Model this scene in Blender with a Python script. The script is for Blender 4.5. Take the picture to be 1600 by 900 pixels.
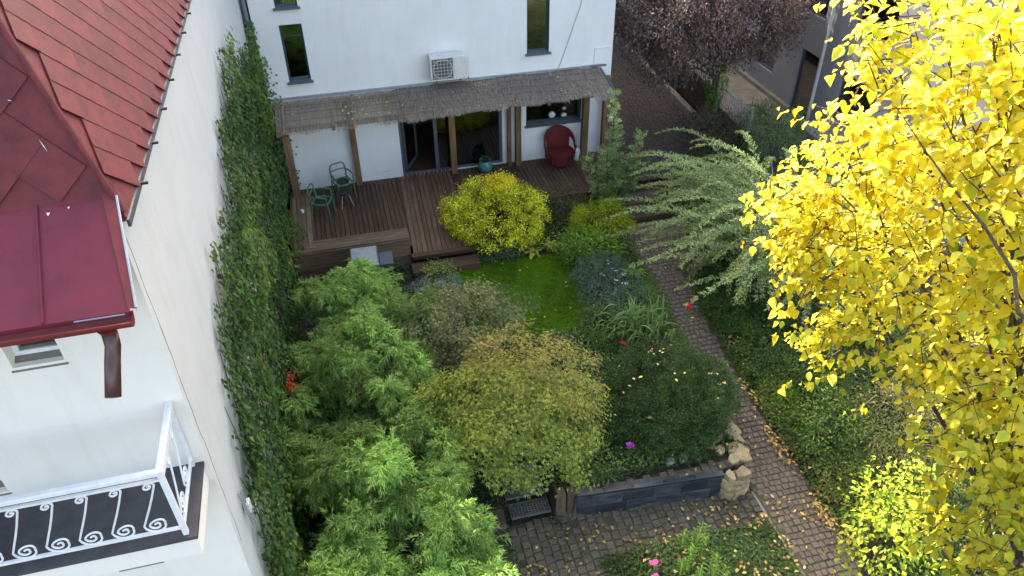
import bpy, math, random
import numpy as np
from mathutils import Vector, Matrix

# ------------------------------------------------------------------ reset
for o in list(bpy.data.objects):
    bpy.data.objects.remove(o)
SC = bpy.context.scene
COL = SC.collection
rad = math.radians
random.seed(7)

# ------------------------------------------------------------------ camera
cam_data = bpy.data.cameras.new('camera')
cam = bpy.data.objects.new('camera', cam_data)
COL.objects.link(cam)
SC.camera = cam
YAW, PITCH, ROLL = rad(13.705), rad(37.42), rad(-0.769)
cy, sy, cp, sp = math.cos(YAW), math.sin(YAW), math.cos(PITCH), math.sin(PITCH)
fw = Vector((sy * cp, cy * cp, -sp)); rt = Vector((cy, -sy, 0)); up = rt.cross(fw)
cr, sr = math.cos(ROLL), math.sin(ROLL)
r2 = rt * cr + up * sr; u2 = -rt * sr + up * cr
m = Matrix((r2, u2, -fw)).transposed().to_4x4()
m.translation = Vector((0, 0, 10.76))
cam.matrix_world = m
cam_data.sensor_width = 36.0
cam_data.lens = 36.0 * 1194.17 / 1600.0
cam_data.clip_start = 0.1
cam_data.clip_end = 500

# ------------------------------------------------------------------ world, sun, exposure
SUN_EL, SUN_AZ = rad(33), rad(-6)          # azimuth measured from +Y towards +X
w = bpy.data.worlds.new('World'); SC.world = w; w.use_nodes = True
nt = w.node_tree; nt.nodes.clear()
wo = nt.nodes.new('ShaderNodeOutputWorld'); bg = nt.nodes.new('ShaderNodeBackground')
sky = nt.nodes.new('ShaderNodeTexSky'); sky.sky_type = 'NISHITA'; sky.sun_disc = False
sky.sun_elevation = SUN_EL; sky.sun_rotation = SUN_AZ
sky.air_density = 0.8; sky.dust_density = 3.5; sky.ozone_density = 0.0
bg.inputs['Strength'].default_value = 0.15
nt.links.new(sky.outputs[0], bg.inputs[0]); nt.links.new(bg.outputs[0], wo.inputs[0])
sd = bpy.data.lights.new('sun', 'SUN'); sd.energy = 4.2; sd.angle = rad(0.5); sd.color = (1.0, 0.93, 0.80)
sun = bpy.data.objects.new('sun', sd); COL.objects.link(sun)
sdir = Vector((math.sin(SUN_AZ) * math.cos(SUN_EL), math.cos(SUN_AZ) * math.cos(SUN_EL), math.sin(SUN_EL)))
sun.rotation_euler = sdir.to_track_quat('Z', 'Y').to_euler()
sun.location = sdir * 60
vs = SC.view_settings
vs.view_transform = 'Standard'; vs.look = 'None'; vs.exposure = 2.7; vs.gamma = 1.0
vs.use_curve_mapping = False
vs.use_white_balance = True; vs.white_balance_temperature = 7600; vs.white_balance_tint = 10.0   # camera white balance for open shade

# ------------------------------------------------------------------ materials
MATS = {}
def mat(name, col, col2=None, scale=6.0, rough=0.75, bump=0.0, bscale=40.0, metal=0.0, spec=0.4,
        stretch=(1, 1, 1), detail=6.0, objvar=0.0, coords='Object', contrast=(0.35, 0.65), weather=0.0):
    m = bpy.data.materials.new(name); m.use_nodes = True
    nt = m.node_tree; N = nt.nodes; L = nt.links
    b = N['Principled BSDF']
    b.inputs['Roughness'].default_value = rough; b.inputs['Metallic'].default_value = metal
    b.inputs['Specular IOR Level'].default_value = spec
    tc = N.new('ShaderNodeTexCoord'); mp = N.new('ShaderNodeMapping')
    mp.inputs['Scale'].default_value = stretch
    L.new(tc.outputs[coords], mp.inputs[0])
    oi = N.new('ShaderNodeObjectInfo')
    ad = N.new('ShaderNodeVectorMath'); ad.operation = 'ADD'
    sc = N.new('ShaderNodeMath'); sc.operation = 'MULTIPLY'; sc.inputs[1].default_value = 37.0 if objvar else 0.0
    L.new(oi.outputs['Random'], sc.inputs[0]); L.new(mp.outputs[0], ad.inputs[0]); L.new(sc.outputs[0], ad.inputs[1])
    c2 = col2 if col2 else tuple(c * 0.75 for c in col)
    nz = N.new('ShaderNodeTexNoise'); nz.inputs['Scale'].default_value = scale; nz.inputs['Detail'].default_value = detail
    nz.inputs['Roughness'].default_value = 0.62
    L.new(ad.outputs[0], nz.inputs['Vector'])
    rp = N.new('ShaderNodeValToRGB')
    rp.color_ramp.elements[0].position = contrast[0]; rp.color_ramp.elements[1].position = contrast[1]
    rp.color_ramp.elements[0].color = (*c2, 1); rp.color_ramp.elements[1].color = (*col, 1)
    L.new(nz.outputs[0], rp.inputs[0])
    out = rp.outputs[0]
    if objvar:
        mr = N.new('ShaderNodeMapRange'); mr.inputs[3].default_value = 1 - objvar; mr.inputs[4].default_value = 1 + objvar
        L.new(oi.outputs['Random'], mr.inputs[0])
        hv = N.new('ShaderNodeHueSaturation'); L.new(mr.outputs[0], hv.inputs['Value']); L.new(out, hv.inputs['Color'])
        out = hv.outputs[0]
    L.new(out, b.inputs['Base Color'])
    if bump:
        n2 = N.new('ShaderNodeTexNoise'); n2.inputs['Scale'].default_value = bscale; n2.inputs['Detail'].default_value = 5
        L.new(ad.outputs[0], n2.inputs['Vector'])
        bp = N.new('ShaderNodeBump'); bp.inputs['Strength'].default_value = bump; bp.inputs['Distance'].default_value = 0.02
        L.new(n2.outputs[0], bp.inputs['Height']); L.new(bp.outputs[0], b.inputs['Normal'])
    if weather:
        mp2 = N.new('ShaderNodeMapping'); mp2.inputs['Scale'].default_value = (3.0, 3.0, 0.35); L.new(tc.outputs[coords], mp2.inputs[0])
        n3 = N.new('ShaderNodeTexNoise'); n3.inputs['Scale'].default_value = 1.6; n3.inputs['Detail'].default_value = 8; n3.inputs['Roughness'].default_value = 0.7
        L.new(mp2.outputs[0], n3.inputs['Vector'])
        r3 = N.new('ShaderNodeValToRGB'); r3.color_ramp.elements[0].position = 0.30; r3.color_ramp.elements[1].position = 0.50
        r3.color_ramp.elements[0].color = (1 - weather, 1 - weather * 1.08, 1 - weather * 1.2, 1); r3.color_ramp.elements[1].color = (1, 1, 1, 1)
        L.new(n3.outputs[0], r3.inputs[0])
        mm = N.new('ShaderNodeMix'); mm.data_type = 'RGBA'; mm.blend_type = 'MULTIPLY'; mm.inputs[0].default_value = 1.0
        L.new(out, mm.inputs[6]); L.new(r3.outputs[0], mm.inputs[7]); L.new(mm.outputs[2], b.inputs['Base Color'])
    MATS[name] = m
    return m

def leafmat(name, trans=0.35, rough=0.55, ramp=None, spec=0.14):
    """leaf colour from the per-leaf 'tint' attribute, or from the object's random number through a ramp"""
    m = bpy.data.materials.new(name); m.use_nodes = True
    nt = m.node_tree; N = nt.nodes; L = nt.links
    b = N['Principled BSDF']; b.inputs['Roughness'].default_value = rough; b.inputs['Specular IOR Level'].default_value = spec
    if ramp:
        oi = N.new('ShaderNodeObjectInfo'); rp = N.new('ShaderNodeValToRGB'); L.new(oi.outputs['Random'], rp.inputs[0])
        el = rp.color_ramp.elements
        while len(el) < len(ramp): el.new(0.5)
        for i, c in enumerate(ramp):
            el[i].position = i / (len(ramp) - 1); el[i].color = (*c, 1)
        co = rp.outputs[0]
    else:
        at = N.new('ShaderNodeAttribute'); at.attribute_name = 'tint'; co = at.outputs['Color']
    L.new(co, b.inputs['Base Color'])
    tr = N.new('ShaderNodeBsdfTranslucent'); L.new(co, tr.inputs['Color'])
    mx = N.new('ShaderNodeMixShader'); mx.inputs[0].default_value = trans
    L.new(b.outputs[0], mx.inputs[1]); L.new(tr.outputs[0], mx.inputs[2])
    L.new(mx.outputs[0], N['Material Output'].inputs['Surface'])
    MATS[name] = m
    return m

def glassmat(name, tint=(0.02, 0.03, 0.03), mixf=0.25):
    m = bpy.data.materials.new(name); m.use_nodes = True
    nt = m.node_tree; N = nt.nodes; L = nt.links; N.remove(N['Principled BSDF'])
    t = N.new('ShaderNodeBsdfTransparent'); t.inputs[0].default_value = (0.75, 0.8, 0.78, 1)
    g = N.new('ShaderNodeBsdfGlossy'); g.inputs['Roughness'].default_value = 0.03; g.inputs[0].default_value = (0.95, 1, 0.98, 1)
    lw = N.new('ShaderNodeFresnel'); lw.inputs[0].default_value = 2.6
    mx = N.new('ShaderNodeMixShader')
    L.new(lw.outputs[0], mx.inputs[0]); L.new(t.outputs[0], mx.inputs[1]); L.new(g.outputs[0], mx.inputs[2])
    L.new(mx.outputs[0], N['Material Output'].inputs['Surface'])
    MATS[name] = m
    return m

mat('white_plaster', (0.77, 0.765, 0.755), (0.70, 0.695, 0.69), weather=0.06, scale=0.9, rough=0.9, bump=0.15, bscale=60, coords='Object', contrast=(0.3, 0.6))
mat('shaded_plaster', (0.57, 0.565, 0.545), (0.52, 0.515, 0.50), weather=0.08, scale=1.1, rough=0.9, bump=0.15, bscale=70, contrast=(0.25, 0.6))  # cream plaster with shade put into its colour, toning down sky light
mat('cream_plaster', (0.845, 0.80, 0.715), (0.79, 0.745, 0.66), weather=0.06, scale=1.3, rough=0.9, bump=0.15, bscale=70, contrast=(0.25, 0.6))
mat('red_tile', (0.185, 0.023, 0.025), (0.105, 0.015, 0.018), weather=0.38, scale=5, rough=0.62, bump=0.12, bscale=90, objvar=0.13)
mat('red_sheet', (0.20, 0.020, 0.036), (0.15, 0.016, 0.030), weather=0.22, scale=3, rough=0.5, bump=0.05, bscale=30)
mat('red_trim', (0.20, 0.030, 0.026), (0.14, 0.02, 0.02), scale=8, rough=0.55)
mat('brown_pipe', (0.085, 0.030, 0.022), (0.055, 0.022, 0.018), scale=9, rough=0.35, spec=0.6)
mat('grey_metal', (0.10, 0.115, 0.13), (0.075, 0.085, 0.10), scale=6, rough=0.45, spec=0.5)
mat('pale_metal', (0.42, 0.45, 0.48), (0.34, 0.36, 0.39), scale=6, rough=0.4, metal=0.6)
mat('blue_frame', (0.030, 0.075, 0.090), (0.022, 0.055, 0.068), scale=6, rough=0.45)
mat('white_paint', (0.80, 0.80, 0.79), (0.70, 0.70, 0.69), scale=12, rough=0.5)
mat('balcony_tile', (0.070, 0.068, 0.072), (0.050, 0.049, 0.053), scale=7, rough=0.7, bump=0.1)
mat('ac_plastic', (0.66, 0.655, 0.62), (0.58, 0.57, 0.54), scale=5, rough=0.5)
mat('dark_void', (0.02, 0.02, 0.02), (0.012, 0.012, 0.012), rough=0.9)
mat('room_floor', (0.10, 0.055, 0.03), (0.06, 0.034, 0.02), scale=4, rough=0.5, stretch=(1, 8, 1))
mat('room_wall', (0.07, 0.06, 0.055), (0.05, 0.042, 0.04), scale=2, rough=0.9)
mat('deck_board', (0.125, 0.070, 0.036), (0.060, 0.034, 0.019), scale=2.2, rough=0.72, bump=0.3, bscale=25, stretch=(14, 1, 14), objvar=0.25)
mat('deck_board_across', (0.125, 0.070, 0.036), (0.060, 0.034, 0.019), scale=2.2, rough=0.72, bump=0.3, bscale=25, stretch=(1, 14, 14), objvar=0.25)
mat('walk_board', (0.225, 0.130, 0.075), (0.115, 0.066, 0.038), scale=2.2, rough=0.7, bump=0.3, bscale=25, stretch=(14, 1, 14), objvar=0.22)
mat('bench_board', (0.225, 0.145, 0.085), (0.118, 0.075, 0.044), scale=2.4, rough=0.7, bump=0.3, bscale=25, stretch=(1, 12, 12), objvar=0.20)
mat('bench_board_deep', (0.225, 0.145, 0.085), (0.118, 0.075, 0.044), scale=2.4, rough=0.7, bump=0.3, bscale=25, stretch=(12, 1, 12), objvar=0.20)
mat('post_wood', (0.24, 0.135, 0.065), (0.11, 0.062, 0.034), scale=2.0, rough=0.8, bump=0.4, bscale=22, stretch=(9, 9, 0.8), objvar=0.2)
mat('reed', (0.43, 0.355, 0.29), (0.16, 0.13, 0.105), scale=5, rough=0.9, stretch=(14, 1, 1), objvar=0.15)
mat('reed_thin', (0.42, 0.335, 0.26), (0.22, 0.175, 0.135), scale=5, rough=0.9, stretch=(14, 1, 1), objvar=0.14)
mat('green_steel', (0.085, 0.20, 0.105), (0.07, 0.165, 0.088), scale=8, rough=0.45)
mat('black_plastic', (0.018, 0.019, 0.020), (0.012, 0.012, 0.013), scale=8, rough=0.5)
mat('pale_wood', (0.42, 0.30, 0.18), (0.46, 0.23, 0.13), scale=6, rough=0.6, stretch=(6, 6, 1))
mat('red_wicker', (0.190, 0.018, 0.020), (0.095, 0.010, 0.012), scale=60, rough=0.65, bump=0.6, bscale=120, detail=2)
mat('teal_glaze', (0.080, 0.270, 0.235), (0.055, 0.19, 0.17), scale=6, rough=0.3, spec=0.6)
mat('white_ceramic', (0.74, 0.74, 0.70), (0.66, 0.66, 0.62), scale=6, rough=0.4)
mat('soil', (0.050, 0.038, 0.026), (0.022, 0.018, 0.013), scale=3.0, rough=0.95, bump=0.6, bscale=30)
mat('lawn_base', (0.07, 0.14, 0.014), (0.05, 0.10, 0.010), scale=4, rough=0.95, bump=0.4, bscale=60)
mat('mortar', (0.10, 0.086, 0.058), (0.058, 0.056, 0.032), scale=5, rough=0.95, bump=0.5, bscale=50)
mat('paver', (0.165, 0.133, 0.106), (0.10, 0.082, 0.063), scale=9, rough=0.85, bump=0.35, bscale=45, objvar=0.16)
mat('patio_paver', (0.155, 0.125, 0.090), (0.088, 0.074, 0.050), scale=8, rough=0.85, bump=0.35, bscale=45, objvar=0.18)
mat('alley_ground', (0.088, 0.073, 0.063), (0.048, 0.041, 0.036), scale=9, rough=0.9, bump=0.5, bscale=18)
mat('concrete', (0.26, 0.235, 0.20), (0.17, 0.155, 0.13), scale=3, rough=0.9, bump=0.3, bscale=25)
mat('slate', (0.046, 0.054, 0.064), (0.014, 0.017, 0.022), scale=3.5, rough=0.5, bump=0.35, bscale=10, objvar=0.55, stretch=(1, 1, 2.5), spec=0.55)
mat('sandstone', (0.43, 0.325, 0.185), (0.25, 0.185, 0.105), scale=4, rough=0.9, bump=0.5, bscale=14, objvar=0.28)
mat('old_timber', (0.130, 0.085, 0.050), (0.060, 0.040, 0.026), scale=3, rough=0.9, bump=0.5, bscale=20, stretch=(8, 8, 1), objvar=0.2)
mat('grating', (0.12, 0.125, 0.118), (0.08, 0.085, 0.08), scale=10, rough=0.5, metal=0.0)
mat('rock', (0.30, 0.29, 0.27), (0.17, 0.165, 0.15), scale=4, rough=0.9, bump=0.5, bscale=12, objvar=0.2)
mat('terracotta', (0.21, 0.085, 0.042), (0.13, 0.055, 0.03), scale=6, rough=0.85)
mat('fence_brown', (0.060, 0.046, 0.022), (0.036, 0.022, 0.016), scale=3, rough=0.8, bump=0.3, bscale=20, stretch=(8, 8, 1), objvar=0.2)
mat('fence_white', (0.62, 0.62, 0.58), (0.50, 0.50, 0.46), scale=6, rough=0.6)
mat('grey_render', (0.24, 0.245, 0.265), (0.205, 0.21, 0.23), scale=1.2, rough=0.9, bump=0.2, bscale=60)
mat('bark', (0.095, 0.075, 0.058), (0.045, 0.036, 0.030), scale=6, rough=0.95, bump=0.7, bscale=22, stretch=(4, 4, 0.8))
mat('bark_pale', (0.17, 0.13, 0.09), (0.08, 0.062, 0.045), scale=6, rough=0.9, bump=0.4, bscale=30, stretch=(4, 4, 0.8))
mat('culm_green', (0.16, 0.17, 0.055), (0.10, 0.115, 0.04), scale=6, rough=0.45)
mat('galvanised', (0.55, 0.58, 0.60), (0.42, 0.45, 0.47), scale=4, rough=0.32, metal=0.85)
mat('grime', (0.13, 0.12, 0.105), (0.08, 0.075, 0.065), scale=8, rough=0.95)
leafmat('leaf', 0.32, 0.5)
leafmat('leaf_glossy', 0.22, 0.38, spec=0.3)
leafmat('leaf_thin', 0.5, 0.5)
leafmat('yellow_leaf', 0.55, 0.45, ramp=[(0.60, 0.46, 0.02), (0.74, 0.65, 0.05), (0.80, 0.73, 0.09), (0.74, 0.71, 0.12), (0.36, 0.46, 0.045)])
leafmat('yellow_rest', 0.55, 0.45)
leafmat('petal', 0.3, 0.6)
glassmat('glass')

# ------------------------------------------------------------------ object helpers
WL = {}          # world location of the thing an object belongs to
def tagp(o, label=None, cat=None, group=None, kind=None):
    if label: o['label'] = label
    if cat: o['category'] = cat
    if group: o['group'] = group
    if kind: o['kind'] = kind
    return o
def thing(name, label, cat, loc=(0, 0, 0), group=None, rz=0):
    o = bpy.data.objects.new(name, None); COL.objects.link(o)
    o.location = loc; o.rotation_euler = (0, 0, rz); o.empty_display_size = 0.1
    WL[o.name] = Vector(loc)
    return tagp(o, label, cat, group)

class MB:
    """collects shapes into ONE mesh"""
    def __init__(s): s.v = []; s.f = []
    def add(s, vs, fs):
        n = len(s.v); s.v.extend(tuple(v) for v in vs); s.f.extend(tuple(i + n for i in f) for f in fs); return s
    def box(s, x0, x1, y0, y1, z0, z1):
        return s.add([(x0, y0, z0), (x1, y0, z0), (x1, y1, z0), (x0, y1, z0), (x0, y0, z1), (x1, y0, z1), (x1, y1, z1), (x0, y1, z1)],
                     [(0, 3, 2, 1), (4, 5, 6, 7), (0, 1, 5, 4), (1, 2, 6, 5), (2, 3, 7, 6), (3, 0, 4, 7)])
    def obox(s, c, size, rz=0.0, bev=0.0, rx=0.0, ry=0.0):
        hx, hy, hz = size[0] / 2, size[1] / 2, size[2] / 2
        R = Matrix.Rotation(rz, 3, 'Z') @ Matrix.Rotation(ry, 3, 'Y') @ Matrix.Rotation(rx, 3, 'X')
        c = Vector(c)
        if bev <= 0:
            vs = [Vector((a * hx, b * hy, d * hz)) for d in (-1, 1) for a, b in ((-1, -1), (1, -1), (1, 1), (-1, 1))]
            fs = [(0, 3, 2, 1), (4, 5, 6, 7), (0, 1, 5, 4), (1, 2, 6, 5), (2, 3, 7, 6), (3, 0, 4, 7)]
        else:
            b_ = bev
            ring = lambda ex, ey, z: [Vector((a * ex, b * ey, z)) for a, b in ((-1, -1), (1, -1), (1, 1), (-1, 1))]
            vs = ring(hx, hy, -hz) + ring(hx, hy, hz - b_) + ring(hx - b_, hy - b_, hz)
            fs = [(0, 3, 2, 1), (8, 9, 10, 11)]
            for k in (0, 4):
                for i in range(4):
                    j = (i + 1) % 4; fs.append((k + i, k + j, k + 4 + j, k + 4 + i))
        return s.add([c + R @ v for v in vs], fs)
    def tube(s, pts, r, sides=8, cap=True):
        pts = [Vector(p) for p in pts]; n = len(pts)
        rs = r if isinstance(r, (list, tuple)) else [r] * n
        vs = []; fs = []; last = None
        for i, p in enumerate(pts):
            t = (pts[min(i + 1, n - 1)] - pts[max(i - 1, 0)])
            if t.length < 1e-9: t = Vector((0, 0, 1))
            t.normalize()
            a = last if last is not None else (Vector((1, 0, 0)) if abs(t.x) < 0.9 else Vector((0, 1, 0)))
            a = (a - t * a.dot(t)); a.normalize(); b = t.cross(a); last = a
            for k in range(sides):
                an = 2 * math.pi * k / sides
                vs.append(p + (a * math.cos(an) + b * math.sin(an)) * rs[i])
        for i in range(n - 1):
            for k in range(sides):
                k2 = (k + 1) % sides
                fs.append((i * sides + k, i * sides + k2, (i + 1) * sides + k2, (i + 1) * sides + k))
        if cap:
            fs.append(tuple(range(sides - 1, -1, -1))); fs.append(tuple((n - 1) * sides + k for k in range(sides)))
        return s.add(vs, fs)
    def lathe(s, prof, c=(0, 0, 0), seg=20):
        vs = []; fs = []; n = len(prof)
        for r_, z in prof:
            for k in range(seg):
                a = 2 * math.pi * k / seg; vs.append((c[0] + r_ * math.cos(a), c[1] + r_ * math.sin(a), c[2] + z))
        for i in range(n - 1):
            for k in range(seg):
                k2 = (k + 1) % seg; fs.append((i * seg + k, i * seg + k2, (i + 1) * seg + k2, (i + 1) * seg + k))
        fs.append(tuple(range(seg - 1, -1, -1))); fs.append(tuple((n - 1) * seg + k for k in range(seg)))
        return s.add(vs, fs)
    def mesh(s, name, m, off=Vector((0, 0, 0)), smooth=False):
        me = bpy.data.meshes.new(name)
        me.from_pydata([(v[0] - off[0], v[1] - off[1], v[2] - off[2]) for v in s.v], [], s.f)
        me.materials.append(MATS[m])
        if smooth: me.polygons.foreach_set('use_smooth', [True] * len(me.polygons))
        me.update()
        return me
    def build(s, name, m, parent=None, smooth=False):
        off = WL[parent.name] if parent else Vector((0, 0, 0))
        o = bpy.data.objects.new(name, s.mesh(name, m, off, smooth)); COL.objects.link(o)
        o.parent = parent; WL[o.name] = off
        return o
def place(name, me, loc, parent=None, rot=(0, 0, 0), scale=(1, 1, 1)):
    o = bpy.data.objects.new(name, me); COL.objects.link(o)
    off = WL[parent.name] if parent else Vector((0, 0, 0))
    o.parent = parent; o.location = Vector(loc) - off; o.rotation_euler = rot; o.scale = scale
    WL[o.name] = off
    return o
def copy_tree(o, parent=None):
    c = o.copy(); COL.objects.link(c); c.parent = parent
    for ch in o.children: copy_tree(ch, c)
    return c

# ------------------------------------------------------------------ foliage helpers (numpy)
def unit(a): return a / (np.linalg.norm(a, axis=-1, keepdims=True) + 1e-9)
def rdir(rng, n): return unit(rng.normal(size=(n, 3)))
class LV:
    """collects leaves into one mesh with a per-leaf tint"""
    def __init__(s): s.V = []; s.F = []; s.C = []; s.n = 0
    def leaves(s, P, D, N, L, W, C, fold=0.18, droop=0.12, belly=0.45):
        P = np.asarray(P, float); n = len(P)
        if n == 0: return s
        D = unit(np.asarray(D, float)); N = np.asarray(N, float)
        N = unit(N - D * np.sum(N * D, 1, keepdims=True)); S = np.cross(D, N)
        L = np.broadcast_to(np.asarray(L, float).reshape(-1, 1), (n, 1)); W = np.broadcast_to(np.asarray(W, float).reshape(-1, 1), (n, 1))
        tip = P + D * L; tip = tip - np.array([0, 0, 1.0]) * L * droop
        mid = P + D * L * belly
        a = mid + S * W * 0.5 + N * W * fold; b = mid - S * W * 0.5 + N * W * fold
        V = np.stack([P, a, tip, b], 1).reshape(-1, 3)
        i = np.arange(n)[:, None] * 4 + s.n
        F = np.concatenate([i + np.array([[0, 1, 2]]), i + np.array([[0, 2, 3]])], 1).reshape(-1, 3)
        s.V.append(V); s.F.append(F); s.C.append(np.repeat(np.asarray(C, float), 4, 0)); s.n += 4 * n
        return s
    def raw(s, V, F, C):
        V = np.asarray(V, float); s.V.append(V); s.F.append(np.asarray(F) + s.n); s.C.append(np.asarray(C, float)); s.n += len(V); return s
    def mesh(s, name, m, off=(0, 0, 0)):
        V = np.concatenate(s.V) - np.array(off)[None]; F = np.concatenate(s.F); C = np.concatenate(s.C)
        me = bpy.data.meshes.new(name)
        me.vertices.add(len(V)); me.vertices.foreach_set('co', V.astype(np.float32).ravel())
        me.loops.add(len(F) * 3); me.loops.foreach_set('vertex_index', F.astype(np.int32).ravel())
        me.polygons.add(len(F)); me.polygons.foreach_set('loop_start', np.arange(0, len(F) * 3, 3, dtype=np.int32))
        at = me.attributes.new('tint', 'FLOAT_COLOR', 'POINT')
        at.data.foreach_set('color', np.concatenate([np.clip(C, 0, 1), np.ones((len(C), 1))], 1).astype(np.float32).ravel())
        me.materials.append(MATS[m]); me.update(); me.validate()
        return me
    def build(s, name, m, parent=None):
        off = WL[parent.name] if parent else Vector((0, 0, 0))
        o = bpy.data.objects.new(name, s.mesh(name, m, off)); COL.objects.link(o); o.parent = parent; WL[o.name] = off
        return o
GAIN = 1.85
def tints(rng, n, cols, var=0.25, w=None):
    """each leaf takes one of a few colours, blended and varied"""
    cols = np.array(cols, float)
    k = rng.choice(len(cols), n, p=w); k2 = rng.choice(len(cols), n, p=w)
    t = rng.random((n, 1)) * 0.5
    c = cols[k] * (1 - t) + cols[k2] * t
    return c * GAIN * (1 + var * rng.normal(size=(n, 1))).clip(0.45, 1.7)
def lump(d, seed):
    r = np.random.default_rng(seed); o = np.zeros(len(d))
    for k in range(7):
        f = rdir(r, 1)[0] * r.uniform(2, 7); o += np.sin(d @ f + r.uniform(0, 6.28)) / 7 * 1.6
    return o
def shell(lv, rng, c, radii, nclump, nleaf, cr, L, W, cols, amp=0.14, seed=1, zmin=-0.35, out=0.7, upb=0.4, dn=0.15, var=0.22, w=None,
          fill=0.25, palm=0, clumpvar=0.18, flat=0.0):
    """a lumpy dome of leaf clumps; palm > 0 makes lobed leaves"""
    c = np.array(c, float); radii = np.array(radii, float)
    d = rdir(rng, nclump * 3); d = d[d[:, 2] > zmin][:nclump]
    r = 1 + amp * lump(d, seed) + rng.normal(size=len(d)) * 0.05
    inner = rng.random(len(d)) < fill
    r = np.where(inner, r * rng.uniform(0.45, 0.85, len(d)), r)
    cc = c + d * radii * r[:, None]
    per = max(1, nleaf // len(d))
    k = np.repeat(np.arange(len(d)), per); n = len(k)
    q = rng.normal(size=(n, 3)) * cr; q[:, 2] *= (1 - flat)
    P = cc[k] + q
    O = unit((P - c) / radii)
    D = unit(O * out + rdir(rng, n) * 0.8 + np.array([0, 0, -dn]) + np.array([0, 0, 0.0]))
    N = unit(O * 0.6 + np.array([0, 0, upb]) + rdir(rng, n) * 0.45)
    C = tints(rng, n, cols, var, w) * (1 + clumpvar * rng.normal(size=len(d)))[k][:, None].clip(0.5, 1.6)
    Ls = L * rng.uniform(0.65, 1.25, n); Ws = W * rng.uniform(0.7, 1.2, n)
    if palm:
        D0 = unit(D - N * np.sum(D * N, 1, keepdims=True)); S = np.cross(D0, N)
        for a in np.linspace(-1.0, 1.0, palm):
            lv.leaves(P, D0 * math.cos(a) + S * math.sin(a), N, Ls * (1 - 0.3 * abs(a)), Ws, C, droop=0.25)
    else:
        lv.leaves(P, D, N, Ls, Ws, C)
    return cc
def limbs(mb, base, tips, r0, rng, fork=0.45, rt=0.012, sides=6):
    """trunk and branches from base towards clump centres"""
    base = np.array(base, float)
    for t in tips:
        t = np.array(t); mid = base + (t - base) * fork + np.array([0, 0, 0.12 * np.linalg.norm(t - base)]) + rng.normal(size=3) * 0.06
        q = mid + (t - mid) * 0.5 + rng.normal(size=3) * 0.05
        mb.tube([base, (base + mid) / 2 + rng.normal(size=3) * 0.03, mid, q, t], [r0, r0 * 0.8, r0 * 0.55, r0 * 0.35, rt], sides, cap=False)

def smooth(a, b, x):
    t = np.clip((x - a) / (b - a), 0, 1); return t * t * (3 - 2 * t)

# ------------------------------------------------------------------ ground
def gz(x, y):
    """height of the terrain: garden level 0, a lower court in front, the alley behind a little higher"""
    x = np.asarray(x, float); y = np.asarray(y, float)
    wy = np.where((x > 2.9) & (x < 6.1), 7.70 - (np.clip(x, 2.96, 5.6) - 2.96) * 0.084, 7.72)
    left = -0.5 + 0.5 * smooth(0.0, 0.06, y - wy) + 0.05 * smooth(0.0, 0.06, y - wy) * smooth(0.9, 0.3, y - wy) * (x > 2.9)
    st = (x > 1.75) & (x < 2.62)
    left = np.where(st, -0.5 + 0.5 * np.clip((y - 7.75) / 1.35, 0, 1) - 0.09 * smooth(7.72, 8.0, y), left)
    right = -0.5 + 0.5 * np.clip((y - 8.0) / 5.0, 0, 1)
    k = smooth(6.12, 6.2, x)
    z = left * (1 - k) + right * k
    z = z + 0.30 * smooth(16.9, 17.1, y) * smooth(7.0, 7.1, x)
    return z
def axis(segs):
    o = []
    for a, b, s in segs: o += list(np.arange(a, b - 1e-6, s))
    return np.array(o + [segs[-1][1]])
xs = axis([(-60, -12, 8), (-12, -3, 1.5), (-3, 0, 0.25), (0, 8, 0.08), (8, 16, 0.3), (16, 40, 4), (40, 80, 10)])
ys = axis([(-40, -4, 6), (-4, 4, 0.5), (4, 7.4, 0.12), (7.4, 7.9, 0.03), (7.9, 14, 0.12), (14, 18, 0.12), (18, 30, 1), (30, 90, 10)])
X, Y = np.meshgrid(xs, ys); Zg = gz(X, Y) - 0.012 * np.sin(X * 5.1) * np.sin(Y * 4.3)
nx, ny = len(xs), len(ys)
idx = np.arange(nx * ny).reshape(ny, nx)
Fq = np.stack([idx[:-1, :-1], idx[:-1, 1:], idx[1:, 1:], idx[1:, :-1]], -1).reshape(-1, 4)
g_me = bpy.data.meshes.new('ground')
g_me.from_pydata(np.stack([X, Y, Zg], -1).reshape(-1, 3).tolist(), [], Fq.tolist())
g_me.materials.append(MATS['soil']); g_me.update()
ground = bpy.data.objects.new('ground', g_me); COL.objects.link(ground); ground['kind'] = 'structure'

def patch(name, poly, m, dz, step=0.25):
    """a sheet laid over the terrain inside a polygon"""
    poly = np.array(poly, float); x0, y0 = poly.min(0); x1, y1 = poly.max(0)
    gx = np.arange(x0, x1 + step, step); gy = np.arange(y0, y1 + step, step)
    def inside(px, py):
        c = False; n = len(poly)
        for i in range(n):
            xa, ya = poly[i]; xb, yb = poly[(i + 1) % n]
            if (ya > py) != (yb > py) and px < (xb - xa) * (py - ya) / (yb - ya) + xa: c = not c
        return c
    mb = MB()
    for a in range(len(gx) - 1):
        for b in range(len(gy) - 1):
            if inside((gx[a] + gx[a + 1]) / 2, (gy[b] + gy[b + 1]) / 2):
                q = [(gx[a], gy[b]), (gx[a + 1], gy[b]), (gx[a + 1], gy[b + 1]), (gx[a], gy[b + 1])]
                mb.add([(u, v, float(gz(u, v)) + dz) for u, v in q], [(0, 1, 2, 3)])
    o = mb.build(name, m); o['kind'] = 'structure'
    return o, inside

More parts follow.
